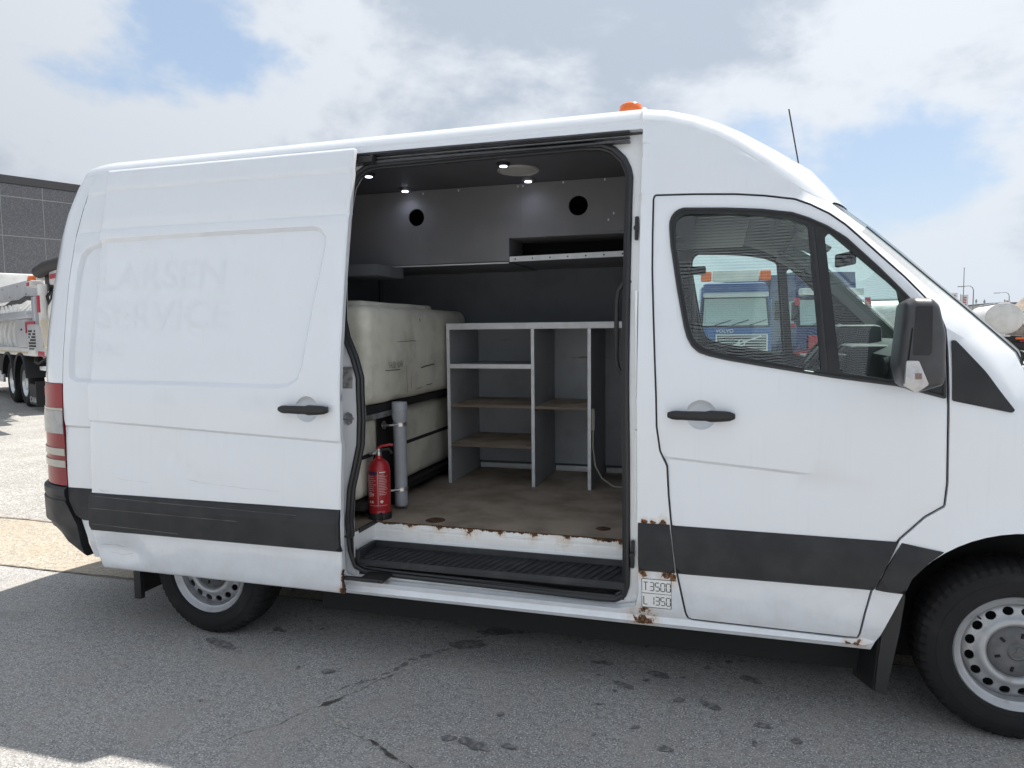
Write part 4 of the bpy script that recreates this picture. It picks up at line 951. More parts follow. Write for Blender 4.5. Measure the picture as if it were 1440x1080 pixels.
for (y0_, z0_, y1_, z1_, w) in ((.66, 1.40, .665, 1.24, .0016), (.72, 1.37, .72, 1.26, .0014), (.86, 1.375, 1.06, 1.385, .004), (.80, 1.255, .87, 1.26, .002), (.93, 1.264, 1.02, 1.27, .002), (.55, 1.53, .80, 1.532, .0016), (.85, 1.66, .86, 1.64, .004)): scu.loft(hand([(lerp(y0_, y1_, k/6), lerp(z0_, z1_, k/6)+random.uniform(-.002, .002)) for k in range(7)], w*random.uniform(.7, 1.1)))
q_ = scu.build('scuff', STAIN, tk, smooth=False); q_['kind'] = 'stuff'
text('raised_lettering', 'RIOMONT', .088, TANK, tk, lambda a, b, c: (-2.7905+c, .80+a, 1.42+b), ext=.002, font_bold=True)
MB().box((-2.795, .76, 1.395), (-2.7885, 1.20, 1.400)).box((-2.795, .76, 1.515), (-2.7885, 1.20, 1.520)).build('raised_border', TANK, tk)
t2 = empty('water_tank', (-3.16, .95, .70), 'stained cream plastic tank in the rack under the larger tank', 'tank')
rbox((-3.46, .26, .705), (-2.885, 1.70, 1.155), .05, 'tank_shell', TANK, t2, .01)
rk = empty('tank_rack', (-3.1, .95, FZ), 'black steel rack carrying the two plastic tanks', 'rack')
MB().box((-3.47, .24, 1.162), (-2.83, 1.72, 1.203), .003).build('deck', STEELB, rk)
for y in (.60, 1.66): MB().box((-2.872, y, FZ), (-2.838, y+.038, 1.162), .002).build('upright', STEELB, rk)
for y in (.60, 1.66): MB().box((-3.47, y, FZ), (-3.436, y+.038, 1.162), .002).build('upright', STEELB, rk)
MB().box((-2.878, .26, .925), (-2.872, 1.70, .945)).build('strap', STEELB, rk)
MB().box((-3.46, .25, .665), (-2.85, 1.70, .703), .002).build('lower_deck', STEELB, rk)
MB().box((-2.850, .245, 1.128), (-2.832, .598, 1.158), .002).build('cross_bar', GREYBAR, rk)
MB().box((-2.871, .45, .71), (-2.866, .70, 1.16)).build('backing_plate', BLK, rk)
pp = empty('drain_pipe', (-2.775, .53, .63), 'grey plastic pipe clamped upright beside the fire extinguisher', 'pipe')
pr = [(0, .628), (.026, .630), (.0345, .640), (.0355, .66), (.0355, 1.10), (.0365, 1.105), (.041, 1.115), (.0415, 1.150), (.0400, 1.152), (.0400, 1.158), (.0425, 1.160), (.0425, 1.195), (.040, 1.205), (.034, 1.205), (.034, 1.12)]
MB().lathe(pr, (-2.772, .532, 0), 'Z', 36).build('pipe', PIPE, pp)
for z in (1.085, .730):
    c = MB().lathe([(.0362, -.010), (.0385, -.010), (.0385, .010), (.0362, .010)], (-2.772, .532, z), 'Z', 32, closed=True); c.tube([(-2.765, .498, z), (-2.80, .46, z), (-2.83, .46, z)], .006, 8); c.lathe([(0, 0), (.022, 0), (.022, .008), (0, .008)], (-2.842, .475, z), 'X', 14)
    c.build('pipe_clamp', CHROME, pp)
ex = empty('fire_extinguisher', (-2.802, .335, FZ), 'red fire extinguisher with printed label standing at the door', 'fire extinguisher')
EX, EY = -2.802, .335
MB().lathe([(0, .626), (.045, .626), (.056, .634), (.0575, .645), (.0575, .66), (.056, .664), (.0575, .668), (.0575, .865), (.054, .892), (.043, .912), (.028, .924), (.018, .930), (.018, .945), (0, .945)], (EX, EY, 0), 'Z', 40).build('cylinder', RED, ex)
def lab(a0, a1, z0, z1, mat, name, rr=.0581):
    n_ = max(2, int(abs(a1-a0)/6)); MB().loft([[Vector((EX+rr*math.cos(R(lerp(a0, a1, k/n_))), EY+rr*math.sin(R(lerp(a0, a1, k/n_))), z)) for k in range(n_+1)] for z in (z0, z1)]).build(name, mat, ex)
# angles: -90 faces the door opening, 0 faces the front of the van
lab(-128, -73, .852, .868, NAVY, 'label_band'); lab(-71, -70, .69, .87, LBL, 'label_rule')
for k in range(11): lab(-128, -128+random.uniform(24, 48), .842-.0105*k, .8435-.0105*k, LBL, 'label_line')
for k in range(13): lab(-66, -66+random.uniform(30, 55), .850-.0085*k, .8514-.0085*k, LBL, 'label_line')
lab(-128, -20, .6905, .692, LBL, 'label_rule'); lab(-62, -30, .862, .867, LBL, 'label_line')
tx = text('label_print', 'CN', .022, LBL, ex, lambda a, b, c: (EX+.0585*math.cos(R(-124)+a/.0575), EY+.0585*math.sin(R(-124)+a/.0575), .742+b), font_bold=True)
MB().loft([[Vector((EX+.0584*math.cos(R(-52+a)), EY+.0584*math.sin(R(-52+a)), .712+b)) for a, b in ((-9, 0), (0, 0))] if 0 else [Vector((EX+.0584*math.cos(R(-52+a)), EY+.0584*math.sin(R(-52+a)), .712+b)) for a, b in r] for r in (((-9, 0), (0, -.009)), ((0, .009), (9, 0)))]).build('label_diamond', LBL, ex)
for a in (-115, -100): lab(a-4, a+4, .704, .716, LBL, 'label_pictogram')
v_ = MB().lathe([(0, .94), (.015, .94), (.015, .965), (.010, .97), (.010, .98), (0, .98)], (EX, EY, 0), 'Z', 14); v_.tube([(EX-.03, EY-.012, .955), (EX, EY, .958)], .010, 10); v_.tube([(EX-.045, EY-.014, .953), (EX-.03, EY-.012, .955)], .006, 8); v_.build('valve', CHROME, ex)
MB().tube([(EX-.012, EY, .975), (EX+.01, EY+.01, .992), (EX+.05, EY+.03, .998), (EX+.065, EY+.035, .996)], .007, 8).build('lever', RED, ex)
MB().tube([(EX+.005, EY+.005, .972), (EX+.045, EY+.03, .975), (EX+.06, EY+.03, .95)], .008, 8).build('carry_handle', RUB, ex)
MB().tube([(EX-.02, EY+.02, .955), (EX-.06, EY+.055, .90), (EX-.072, EY+.03, .80), (EX-.070, EY+.01, .70)], .009, 8).build('hose', RUB, ex)
MB().lathe([(.0575, .615), (.0615, .615), (.0615, .650), (.0585, .650)], (EX, EY, 0), 'Z', 32).box((EX+.03, EY-.062, .617), (EX+.042, EY-.052, .655)).build('foot_ring', RUB, ex)
# ================================================================== ground
def ground_mat(name, c0, c1, stone, spots=True, tan=None, sc=1.):
    m = bpy.data.materials.new(name); m.use_nodes = True; nt = m.node_tree; b = bsdf(m); MATS[name] = m
    tc = N(nt, 'ShaderNodeTexCoord'); v = tc.outputs['Object']
    f1 = noise_n(nt, v, 130*sc, 2, .55); f2 = noise_n(nt, v, 34*sc, 5, .65); f3 = noise_n(nt, v, .8, 7, .65); f4 = noise_n(nt, v, 3.5, 6, .65)
    c = mixc(nt, mrange(nt, f3, .35, .68), c0, c1)
    c = mixc(nt, mrange(nt, f2, .36, .60, .5, 0), c, tuple(x*.42 for x in c0))
    c = mixc(nt, mrange(nt, f1, .58, .67, 0, .95), c, stone)
    c = mixc(nt, mrange(nt, f1, .44, .32, 0, .85), c, tuple(x*.22 for x in c0))
    if tan: c = mixc(nt, mrange(nt, f4, .45, .66, 0, .45), c, tan)
    f5 = noise_n(nt, v, 1.9, 8, .7, .6)
    c = mixc(nt, mrange(nt, f5, .56, .72, 0, .32), c, tuple(x*.5 for x in c0))
    if spots:
        vo = N(nt, 'ShaderNodeTexVoronoi'); vo.inputs['Scale'].default_value = 3.1; vo.inputs['Randomness'].default_value = 1
        dv = N(nt, 'ShaderNodeVectorMath', operation='ADD'); lk(nt, v, dv.inputs[0]); nv = noise_n(nt, v, 9, 3, out=1); sc_ = N(nt, 'ShaderNodeVectorMath', operation='SCALE'); lk(nt, nv, sc_.inputs[0]); sc_.inputs['Scale'].default_value = .16; lk(nt, sc_.outputs[0], dv.inputs[1]); lk(nt, dv.outputs[0], vo.inputs['Vector'])
        w = N(nt, 'ShaderNodeSeparateColor'); lk(nt, vo.outputs['Color'], w.inputs[0])
        rad = mth(nt, 'MULTIPLY', mrange(nt, w.outputs[0], .72, 1., 0, 1, False), .16)
        sp = mrange(nt, mth(nt, 'SUBTRACT', rad, vo.outputs['Distance']), -.02, .05, 0, .7)
        c = mixc(nt, sp, c, tuple(x*.28 for x in c0))
    lk(nt, c, b.inputs['Base Color']); b.inputs['Roughness'].default_value = .86; b.inputs['Specular IOR Level'].default_value = .35
    bn = N(nt, 'ShaderNodeBump'); bn.inputs['Strength'].default_value = .9; bn.inputs['Distance'].default_value = .006
    lk(nt, mth(nt, 'ADD', mth(nt, 'MULTIPLY', f1, .6), mth(nt, 'MULTIPLY', f2, .6)), bn.inputs['Height']); lk(nt, bn.outputs[0], b.inputs['Normal'])
    return m
ASPH = ground_mat('worn_asphalt', (.322, .315, .308), (.388, .38, .370), (.70, .69, .68), True, (.34, .315, .285))
YARD = ground_mat('pale_yard_asphalt', (.32, .31, .295), (.40, .39, .37), (.56, .55, .53), False, (.25, .235, .21), .55)
CONC = ground_mat('tan_concrete', (.36, .32, .265), (.43, .385, .32), (.50, .46, .40), False, (.36, .30, .22), .9)
def sheet(name, x0, y0_, x1, y1, z, mat, parent=None): return mk(name, [(x0, y0_, z), (x1, y0_, z), (x1, y1, z), (x0, y1, z)], [(0, 1, 2, 3)], mat, parent, smooth=False, kind='structure')
gnd = sheet('ground', -900, -900, 900, 1500, 0, ASPH)
sheet('yard_surface', -120, 1.58, 200, 300, .004, YARD)
cs = [(-60, 60)]
def wavy(name, y, w, x0, x1, mat, z, amp=.008, step=.05):
    r0, r1 = [], []; x = x0
    while x < x1:
        c = y+amp*2*noise.noise(Vector((x*1.3, y, 0)))+amp*noise.noise(Vector((x*7, y, 3))); ww = w*(.35+1.1*abs(noise.noise(Vector((x*11, y, 8)))))
        r0.append(Vector((x, c-ww, z))); r1.append(Vector((x, c+ww, z))); x += step
    return MB().loft([r0, r1]).build(name, mat, None, smooth=False, kind='structure')
sheet('concrete_strip', -60, .62, 60, 1.575, .004, CONC)
DARKJ = M('joint_dirt', (.045, .04, .034), .95)
wavy('joint_crack', .622, .006, -12, 6, DARKJ, .008); wavy('joint_gravel', 1.577, .018, -14, 6, M('joint_gravel', (.23, .20, .16), .95, col2=(.10, .085, .06), ns=40), .0085, .02)
CRK = M('crack_filler', (.43, .41, .375), .95, col2=(.22, .21, .20), ns=45, bump=.6, bs=120); CRD = M('open_crack', (.06, .055, .05), .95, col2=(.20, .195, .19), ns=30, lo=.5, hi=.62)
def crack(pts, w, mat, z, name='asphalt_crack', jit=.02, var=1.):
    p = chaikin(resample(pts, .12, False), 1, False); p = resample(p, .012, False); r0, r1 = [], []; n_ = len(p)
    for i, (x, y) in enumerate(p):
        a, b = p[max(0, i-1)], p[min(n_-1, i+1)]; d = Vector((b[0]-a[0], b[1]-a[1])).normalized()
        o = jit*noise.noise(Vector((x*6, y*6, w*90)))+jit*.4*noise.noise(Vector((x*30, y*30, 2))); q = w*(-.02+var*abs(noise.noise(Vector((x*13, y*13, 5+z*100)))))*min(1, 6*min(i, n_-1-i)/n_+.05)
        r0.append(Vector((x-d.y*(o-q), y+d.x*(o-q), z))); r1.append(Vector((x-d.y*(o+q), y+d.x*(o+q), z)))
    return MB().loft([r0, r1]).build(name, mat, None, smooth=False, kind='structure')
V1 = [(-2.98, -.80), (-2.797, -.559), (-2.701, -.417), (-2.667, -.328), (-2.526, -.055), (-2.349, .223), (-2.2, .453), (-2.002, .60), (-1.755, .78)]
V2 = [(-2.70, -.43), (-2.565, -.505), (-2.471, -.559), (-2.384, -.606), (-2.27, -.651), (-2.16, -.702), (-1.95, -.83), (-1.6, -.98)]
crack(V1, .012, CRK, .003, var=2.0); crack([(x-.03, y+.035) for x, y in V1[2:]], .022, M('crack_stain', (.15, .148, .145), .95, col2=(.30, .30, .30), ns=25, lo=.5, hi=.6), .0022, jit=.04, var=2.2)
crack(V2, .016, CRK, .003, var=2.); crack([(-2.42, -.585), (-2.27, -.655), (-2.16, -.70), (-1.95, -.83)], .016, CRD, .0045, var=2.); crack([(-2.715, -.42), (-2.69, -.385), (-2.65, -.335)], .022, CRD, .0045, jit=.006, var=1.4)
crack([(-1.72, .05), (-1.5, .12), (-1.25, .16)], .008, CRK, .0035); crack([(-1.30, -.36), (-1.24, -.26)], .012, CRK, .0035, jit=.004)

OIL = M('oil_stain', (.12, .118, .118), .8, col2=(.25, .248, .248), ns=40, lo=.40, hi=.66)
random.seed(21)
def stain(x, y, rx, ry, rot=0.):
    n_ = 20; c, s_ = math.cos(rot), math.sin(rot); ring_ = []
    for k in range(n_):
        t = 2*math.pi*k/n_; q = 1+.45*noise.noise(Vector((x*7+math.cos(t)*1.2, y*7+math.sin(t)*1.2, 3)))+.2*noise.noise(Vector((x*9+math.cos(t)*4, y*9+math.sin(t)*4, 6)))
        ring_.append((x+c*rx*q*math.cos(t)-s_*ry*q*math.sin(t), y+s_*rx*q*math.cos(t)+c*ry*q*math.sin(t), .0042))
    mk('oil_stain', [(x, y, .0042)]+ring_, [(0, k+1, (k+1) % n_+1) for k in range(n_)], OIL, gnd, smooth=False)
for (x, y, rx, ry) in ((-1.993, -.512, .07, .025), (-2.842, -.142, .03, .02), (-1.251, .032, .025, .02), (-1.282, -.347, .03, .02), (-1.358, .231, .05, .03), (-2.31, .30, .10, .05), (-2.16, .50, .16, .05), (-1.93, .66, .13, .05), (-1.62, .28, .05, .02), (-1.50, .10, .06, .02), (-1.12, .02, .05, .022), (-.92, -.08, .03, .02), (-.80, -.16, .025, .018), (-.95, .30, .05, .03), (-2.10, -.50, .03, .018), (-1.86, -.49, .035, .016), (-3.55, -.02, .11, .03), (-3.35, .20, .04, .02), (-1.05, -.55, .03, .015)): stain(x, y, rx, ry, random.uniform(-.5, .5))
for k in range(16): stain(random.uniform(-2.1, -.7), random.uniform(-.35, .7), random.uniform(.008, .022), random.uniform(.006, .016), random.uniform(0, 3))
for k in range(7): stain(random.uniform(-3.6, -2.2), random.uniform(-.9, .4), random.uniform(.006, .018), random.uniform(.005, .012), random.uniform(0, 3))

# ================================================================== buildings
bl = empty('panel_building', (-33, 22.5, 0), 'dark grey concrete panel building rising behind the vacuum truck', 'building')
u_ = Vector((.39, .921, 0)).normalized(); nrm = Vector((u_.y, -u_.x, 0)); B0 = Vector((-33.256, 22.464, 0))
PAN = M('dark_pebble_panel', (.125, .129, .142), .9, col2=(.185, .19, .205), ns=16, nd=3, lo=.45, hi=.62, bump=.5, bs=45)
def bp(t, z, d=0.): return B0+u_*t+nrm*d+Vector((0, 0, z))
for i in range(-8, 8):
    for (z0, z1) in ((.0, .9), (.93, 2.70), (2.73, 4.44), (4.47, 6.20), (6.23, 8.02), (8.05, 8.62)):
        t0, t1 = -.05+i*1.73+.012, -.05+(i+1)*1.73-.012
        vs = [bp(t, z, d) for d in (0, -.15) for t, z in ((t0, z0+.0), (t1, z0), (t1, z1), (t0, z1))]
        b = MB().add(vs, [(0, 1, 2, 3), (7, 6, 5, 4), (0, 4, 5, 1), (1, 5, 6, 2), (2, 6, 7, 3), (3, 7, 4, 0)]); b.build('facade_panel', PAN, bl, smooth=False)
def slab(t0, t1, z0, z1, d0, d1, mat, name): 
    vs = [bp(t, z, d) for d in (d0, d1) for t, z in ((t0, z0), (t1, z0), (t1, z1), (t0, z1))]
    return MB().add(vs, [(0, 1, 2, 3), (7, 6, 5, 4), (0, 4, 5, 1), (1, 5, 6, 2), (2, 6, 7, 3), (3, 7, 4, 0)]).build(name, mat, bl, smooth=False)
slab(-14, 14, 8.64, 9.0, .06, -.3, M('roof_flashing', (.06, .06, .065), .6), 'roof_flashing'); slab(-13.9, 13.9, 0, 8.62, -.008, -14, M('joint_mortar', (.42, .42, .42), .9), 'core')
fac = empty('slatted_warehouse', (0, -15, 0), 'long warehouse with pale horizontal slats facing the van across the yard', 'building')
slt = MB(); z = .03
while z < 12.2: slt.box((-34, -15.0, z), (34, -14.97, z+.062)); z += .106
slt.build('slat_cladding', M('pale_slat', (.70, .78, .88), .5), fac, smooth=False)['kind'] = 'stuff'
MB().box((-34, -30, 0), (34, -15.02, 12.28)).build('core', M('slat_gap_shade', (.06, .06, .065), .9), fac)  # core coloured dark so the slat gaps carry painted shade
MB().box((-34.2, -15.3, 12.28), (34.2, -14.85, 12.55)).build('roof_flashing', MATS['roof_flashing'], fac)

# ================================================================== vehicles in the yard
def parts(root, **kw): pass
TW = M('truck_white', (.72, .72, .71), .4, coat=.3, col2=(.58, .57, .55), ns=2.2, fac=.7)
TG = M('truck_grey_panel', (.50, .51, .53), .45, .2, col2=(.42, .43, .45), ns=1.5)
TALU = M('truck_aluminium', (.55, .57, .60), .35, .6)
REDREF = M('red_reflector', (.42, .02, .045), .35)
SOOT = M('chassis_black', (.014, .014, .016), .6)
BLUE = M('truck_blue', (.014, .038, .15), .3, coat=.5, col2=(.012, .03, .12), ns=2)
BLUE2 = M('truck_light_blue', (.05, .13, .36), .3, coat=.5)
TRED = M('truck_red', (.42, .02, .03), .35, coat=.4)
TGL = M('truck_glass', (.42, .52, .53), .06, .0, coat=.8)
GRI = M('grille_black', (.02, .02, .022), .5)
SIL_ = M('bright_trim', (.62, .64, .65), .3, .7)
ORG = M('orange_beacon', (.80, .16, .02), .3)
def truck_wheel(root, cx, cy, r, axis_dir, w=.30):
    """wheel at local (cx,cy); axis along local Y; outer face at axis_dir"""
    e = bpy.data.objects.new('wheel', None); put(e, root); e.location = (cx, cy, r)
    s = axis_dir
    t = MB().lathe([(r*.56, -.02*s), (r*.62, .0), (r*.86, .01*s), (r*.97, -.03*s), (r, -.06*s), (r, -(w-.06)*s), (r*.97, -(w-.03)*s), (r*.56, -w*s)], (0, 0, 0), 'Y', 36, closed=True).build('tyre', TYRE, e, local=True)
    MB().lathe([(r*.57, 0), (r*.55, -.03*s), (r*.45, -.12*s), (r*.30, -.13*s), (r*.28, -.02*s), (r*.12, -.01*s), (0, -.01*s)], (0, 0, 0), 'Y', 30).build('rim', SIL_, e, local=True)
    return e
# ---- vacuum truck on the left
hd = Vector((-.877, .4805, 0)); vt_rot = math.atan2(hd.y, hd.x)
vac = empty('vacuum_truck', (-14.94, 8.43, 0), 'white vacuum tanker truck with hoses and red reflectors by the dark building', 'truck', rz=vt_rot)
# local: +X forward (to the left in the picture), +Y towards the viewer's side
def L(name, mb, mat, par=None, **kw): return mb.build(name, mat, par or vac, local=True, **kw)
for cx in (1.0, 2.38, 6.6):
    truck_wheel(vac, cx, -.03, .52, 1); truck_wheel(vac, cx, -2.45, .52, -1)
    rows = [[Vector((cx+rr_*math.cos(R(a)), y, .54+rr_*math.sin(R(a)))) for a in range(-15 if cx < 1.5 else 10, 186 if cx > 1.5 else 176, 8)] for y, rr_ in ((.05, .60), (.07, .64), (.05, .66), (-.45, .66))]
    L('mudguard', MB().loft(rows), SOOT)
L('chassis_rail', MB().box((-1.0, -.75, .75), (8.5, -.55, 1.02)).box((-1.0, -1.9, .75), (8.5, -1.7, 1.02)), SOOT)
L('side_guard', MB().box((3.3, -.06, .45), (5.8, .0, .72), .02), TALU)
L('tool_box', MB().box((3.1, -.5, .55), (5.6, -.08, 1.1), .02), SOOT)
L('tray', MB().box((-.35, -2.4, 1.14), (8.0, .02, 1.30), .01), TW); L('tray_stripe', MB().box((.3, .021, 1.19), (8.0, .026, 1.225)), M('beige_stripe', (.5, .42, .26), .6))
L('locker_box', MB().box((.30, -.5, 1.31), (1.35, .0, 1.92), .015), TG); L('locker_handle', MB().box((.82, .0, 1.68), (.90, .02, 1.72), .004), RUB)
L('walkway', MB().box((.2, -.35, 1.93), (8.0, .03, 2.02), .01), TALU)
L('walkway_step', MB().box((.3, -.3, 2.02), (3.2, .02, 2.09), .01), TALU)
for k in range(6): L('walkway_loop', MB().tube([(1.0+k*.42, .0, 2.09), (1.0+k*.42, .01, 2.24), (1.14+k*.42, .01, 2.25), (1.24+k*.42, .0, 2.09)], .016, 6), CLEANW)
tb = MB().lathe([(0, -.55), (.55, -.5), (.92, -.3), (1.0, 0), (1.0, 7.6), (.9, 7.9), (0, 8.0)], (0, -1.20, 1.55), 'X', 40)
tnk = L('tank', tb, TW)
for k in range(12): L('tank_rib', MB().lathe([(1.0, -.035), (1.045, -.03), (1.045, .03), (1.0, .035)], (.35+k*.55, -1.20, 1.55), 'X', 40), TW, tnk)
L('side_shield', MB().box((.10, -.30, 2.40), (7.0, -.26, 2.80), .004), TG)
for k in range(6): L('shield_bolt', MB().lathe([(0, .012), (.02, .01), (.02, 0)], (.7+k*.9, -.262, 2.72-(k % 2)*.22), 'Y', 8), SOOT)
L('hose_bundle', MB().tube([(.0, -.1, 2.34), (.5, -.05, 2.37), (1.3, -.08, 2.31), (2.2, -.1, 2.33), (3.0, -.1, 2.24), (5, -.1, 2.25)], .05, 8), RUB)
L('rear_mast', MB().box((-.42, -.12, 1.30), (-.18, .0, 2.36), .01), TALU)
L('mast_reflector', MB().box((-.80, -.1, 2.03), (-.66, .0, 2.37), .01), REDREF)
L('mast_tube', MB().tube([(-.74, -.1, 1.75), (-.74, -.1, 2.60)], .09, 12), TW)
L('rear_lamp_block', MB().box((-.35, -.2, 2.56), (.12, .02, 2.70), .03), TW); L('lamp_glass', MB().box((-.22, .021, 2.59), (.02, .026, 2.66)), REDREF)
L('amber_lamp', MB().lathe([(0, .1), (.09, .09), (.11, 0)], (.02, -.1, 2.71), 'Z', 16), ORG)
L('upper_bracket', MB().box((-.30, -.25, 2.70), (-.22, -.1, 2.95), .01).box((.0, -.25, 2.78), (.12, -.15, 2.93), .02).box((-.30, -.25, 2.88), (.1, -.15, 2.94), .01), TW)
L('boom', MB().tube([(-.45, -.12, 2.86), (-1.2, -.12, 2.92), (-4.0, -.3, 2.98)], .13, 14), SOOT); L('boom_head', MB().box((-1.55, -.75, 2.98), (-1.05, -.4, 3.05), .02), CLEANW)
L('boom_joint', MB().lathe([(0, .3), (.22, .28), (.25, 0), (.22, -.28), (0, -.3)], (-.62, -.5, 2.68), 'Y', 18), RUB)
L('end_housing', MB().box((-2.6, -.5, 2.55), (-1.30, -.1, 2.82), .05), TW); L('end_housing_mark', MB().box((-2.5, -.099, 2.66), (-1.4, -.094, 2.75)), REDREF)
for k in range(16):
    a = -.70-.075*k; L('hydraulic_hose', MB().tube([(a, -.3, 2.55), (a-.12+.05*math.sin(k*2), -.15-.02*k, 2.35), (a-.05*math.cos(k), -.2, 2.1), (a-.2, -.3, 1.85)], .022, 6), RUB)
L('pipe_elbow', MB().tube([(-1.5, -.35, 2.42), (-1.1, -.25, 2.1), (-.7, -.3, 1.9), (-.6, -.5, 1.6)], .15, 12), TW)
L('drop_chute', MB().obox((-.98, -.06, 1.60), (.09, .12, .62), Matrix.Rotation(R(26), 3, 'Y'), .02), M('cream_paint', (.62, .56, .44), .5))
rl2 = L('tail_panel', MB().box((-.55, -.1, 1.23), (.30, .01, 1.80), .01), TG)
L('red_frame', MB().box((-.5, .011, 1.80), (.36, .03, 1.86)).box((.29, .011, 1.62), (.36, .03, 1.80)), REDREF, rl2)
for r_ in range(7):
    for c_ in range(5): L('lamp_cell', MB().box((-.44+c_*.125, .011, 1.27+r_*.062), (-.36+c_*.125, .022, 1.307+r_*.062)), SOOT if (r_+c_) % 7 else CLEANW, rl2)
L('red_side_marker', MB().box((-1.1, .0, 1.15), (-.62, .02, 1.25), .004), REDREF)
L('rear_bumper', MB().box((-1.15, -2.4, .86), (-.5, -.02, .94), .01), CLEANW); L('mud_flap', MB().box((-.42, -.5, .10), (-.38, .05, .62)).box((-.38, -.02, .12), (.30, .03, .55)), SOOT)
text('flap_lettering', 'SCANIA', .17, CLEANW, vac, lambda a, b, c: (.28-a, .036, .17+b), font_bold=True, local=True)
L('tail_cluster', MB().box((-1.0, -.3, .34), (-.80, -.02, .56), .02), TALU); L('tail_lens', MB().box((-.96, -.019, .38), (-.84, -.012, .52)), REDREF)
L('rear_gear', MB().tube([(-.7, -.3, 1.05), (-.75, -.2, .75), (-.9, -.25, .6)], .05, 8).tube([(-.55, -.15, 1.1), (-.3, -.05, .98), (.0, -.05, 1.02), (.1, -.1, 1.12)], .03, 8), RUB)
L('cab', MB().box((6.3, -2.5, 1.0), (8.5, .05, 3.3), .12), TW); L('cab_window', MB().box((7.2, .051, 2.2), (8.2, .06, 2.9), .01), TGL)
# ---- trucks seen through the cab windows
def cab_truck(root, wd, ht, dp, body, bumper, zf=.75, tall=False):
    """front faces local -Y; origin under the front centre"""
    Lc = lambda n, mb, mat, par=None, **kw: mb.build(n, mat, par or root, local=True, **kw)
    h2 = wd/2; zb = 1.62; zw = zb+.95
    prof = [(-.02, zf), (-.05, zb-.1), (-.02, zb), (.22, zw), (.34, ht), (dp, ht), (dp, zf)]
    tp_ = lambda z: 1-.075*smin((z-zb)/1.3)
    rows = [[Vector((x*tp_(z), y+(abs(x)/h2)**4*.10, z)) for x in [-h2+wd*k/12 for k in range(13)]] for (y, z) in prof[:-1]]
    c = MB().loft(rows)
    for s in (-1, 1): c.add([(s*h2*tp_(z), y+(.10 if i < 5 else .1), z) for i, (y, z) in enumerate(prof)], [tuple(range(7))])
    cb = Lc('cab', c, body)
    ws = [[Vector((x*(1-.06*v), lerp(-.03, .2, v)+(abs(x)/h2)**4*.10-.012, lerp(zb+.04, zw-.02, v))) for x in [(-h2+.12)+(wd-.24)*k/10 for k in range(11)]] for v in (0, .33, .66, 1)]
    Lc('windscreen', MB().loft(ws), TGL)
    Lc('windscreen_surround', MB().loft([[Vector((x*(1-.06*v), lerp(-.035, .215, v)+(abs(x)/h2)**4*.10-.006, lerp(zb-.02, zw+.05, v))) for x in [(-h2+.05)+(wd-.10)*k/10 for k in range(11)]] for v in (0, .33, .66, 1)]), GRI)
    for s in (-1, 1):
        Lc('side_window', MB().box((s*h2-.004*s, .25, zb+.08), (s*h2+.006*s, 1.1, zw-.06), .002), TGL)
        Lc('mirror', MB().box((s*(h2+.06), -.10, zb+.18), (s*(h2+.24), .02, zw-.1), .04), GRI)
        Lc('headlight', MB().box((s*(h2-.42), -.14, zf-.30), (s*(h2-.06), -.10, zf-.08), .02), LENSC)
        truck_wheel(root, 0, 0, .5, 1).matrix_basis = Matrix.Translation((s*(h2-.02), 1.35, .5)) @ Matrix.Rotation(R(90)*-s, 4, 'Z')
    Lc('bumper', MB().box((-h2, -.12, .32), (h2, .3, zf+.01), .06), bumper)
    for k in range(-1, 2): Lc('wiper', MB().tube([(k*.55-.1, -.05, zb+.05), (k*.55+.42, -.01, zb+.22)], .015, 6), GRI)
    Lc('chassis', MB().box((-.45, 1.0, .55), (.45, dp+4.5, .95)), SOOT)
    return cb, Lc
vol = empty('blue_truck', (-.72, 21.6, 0), 'blue truck with white roof sign and diagonal grille bar behind the van', 'truck', rz=R(4))
cb, Lc = cab_truck(vol, 2.30, 2.95, 1.9, BLUE2, GRI)
Lc('grille_frame', MB().box((-.62, -.085, .82), (1.02, -.06, 1.38), .02), SIL_); Lc('grille', MB().box((-.57, -.10, .87), (.97, -.082, 1.33), .01), GRI)
for k in range(5): Lc('grille_bar', MB().box((-.56, -.108, .91+k*.088), (.96, -.098, .945+k*.088)), TALU)
Lc('diagonal_bar', MB().obox((.2, -.118, 1.10), (1.3, .02, .05), Matrix.Rotation(R(-19), 3, 'Y')), SIL_); Lc('ring_badge', MB().lathe([(.075, -.13), (.12, -.13), (.12, -.11), (.075, -.11)], (.2, 0, 1.10), 'Y', 20, closed=True), SIL_)
text('maker_lettering', 'VOLVO', .17, SIL_, vol, lambda a, b, c: (-.62+a, -.085-.0, 1.43+b), font_bold=True, local=True)
Lc('sun_visor', MB().box((-1.02, -.20, 2.58), (1.02, .12, 2.74), .06), TALU); Lc('roof_fairing', MB().box((-1.02, .30, 2.74), (1.02, 1.6, 3.08), .14), BLUE2)
Lc('roof_sign', MB().box((-.72, .0, 3.10), (.72, .30, 3.46), .04), TW)
for s in (-1, 1): Lc('beacon', MB().box((s*.76, .0, 3.12), (s*1.10, .30, 3.44), .05), ORG)
act = empty('dark_blue_truck', (2.55, 24.5, 0), 'dark blue truck with red bumper beside the diagonal-grille truck', 'truck', rz=R(22))
cb, Lc = cab_truck(act, 2.45, 3.55, 2.2, BLUE, TRED)
Lc('lower_grille', MB().box((-.85, -.10, .80), (.85, -.07, 1.30), .02), TRED); Lc('star_ring', MB().lathe([(.13, -.13), (.16, -.13), (.16, -.11), (.13, -.11)], (0, 0, 1.25), 'Y', 24, closed=True), SIL_)
for k in range(3): Lc('star_arm', MB().obox((.07*math.sin(R(120*k)), -.12, 1.25+.07*math.cos(R(120*k))), (.03, .015, .15), Matrix.Rotation(R(120*k), 3, 'Y')), SIL_)
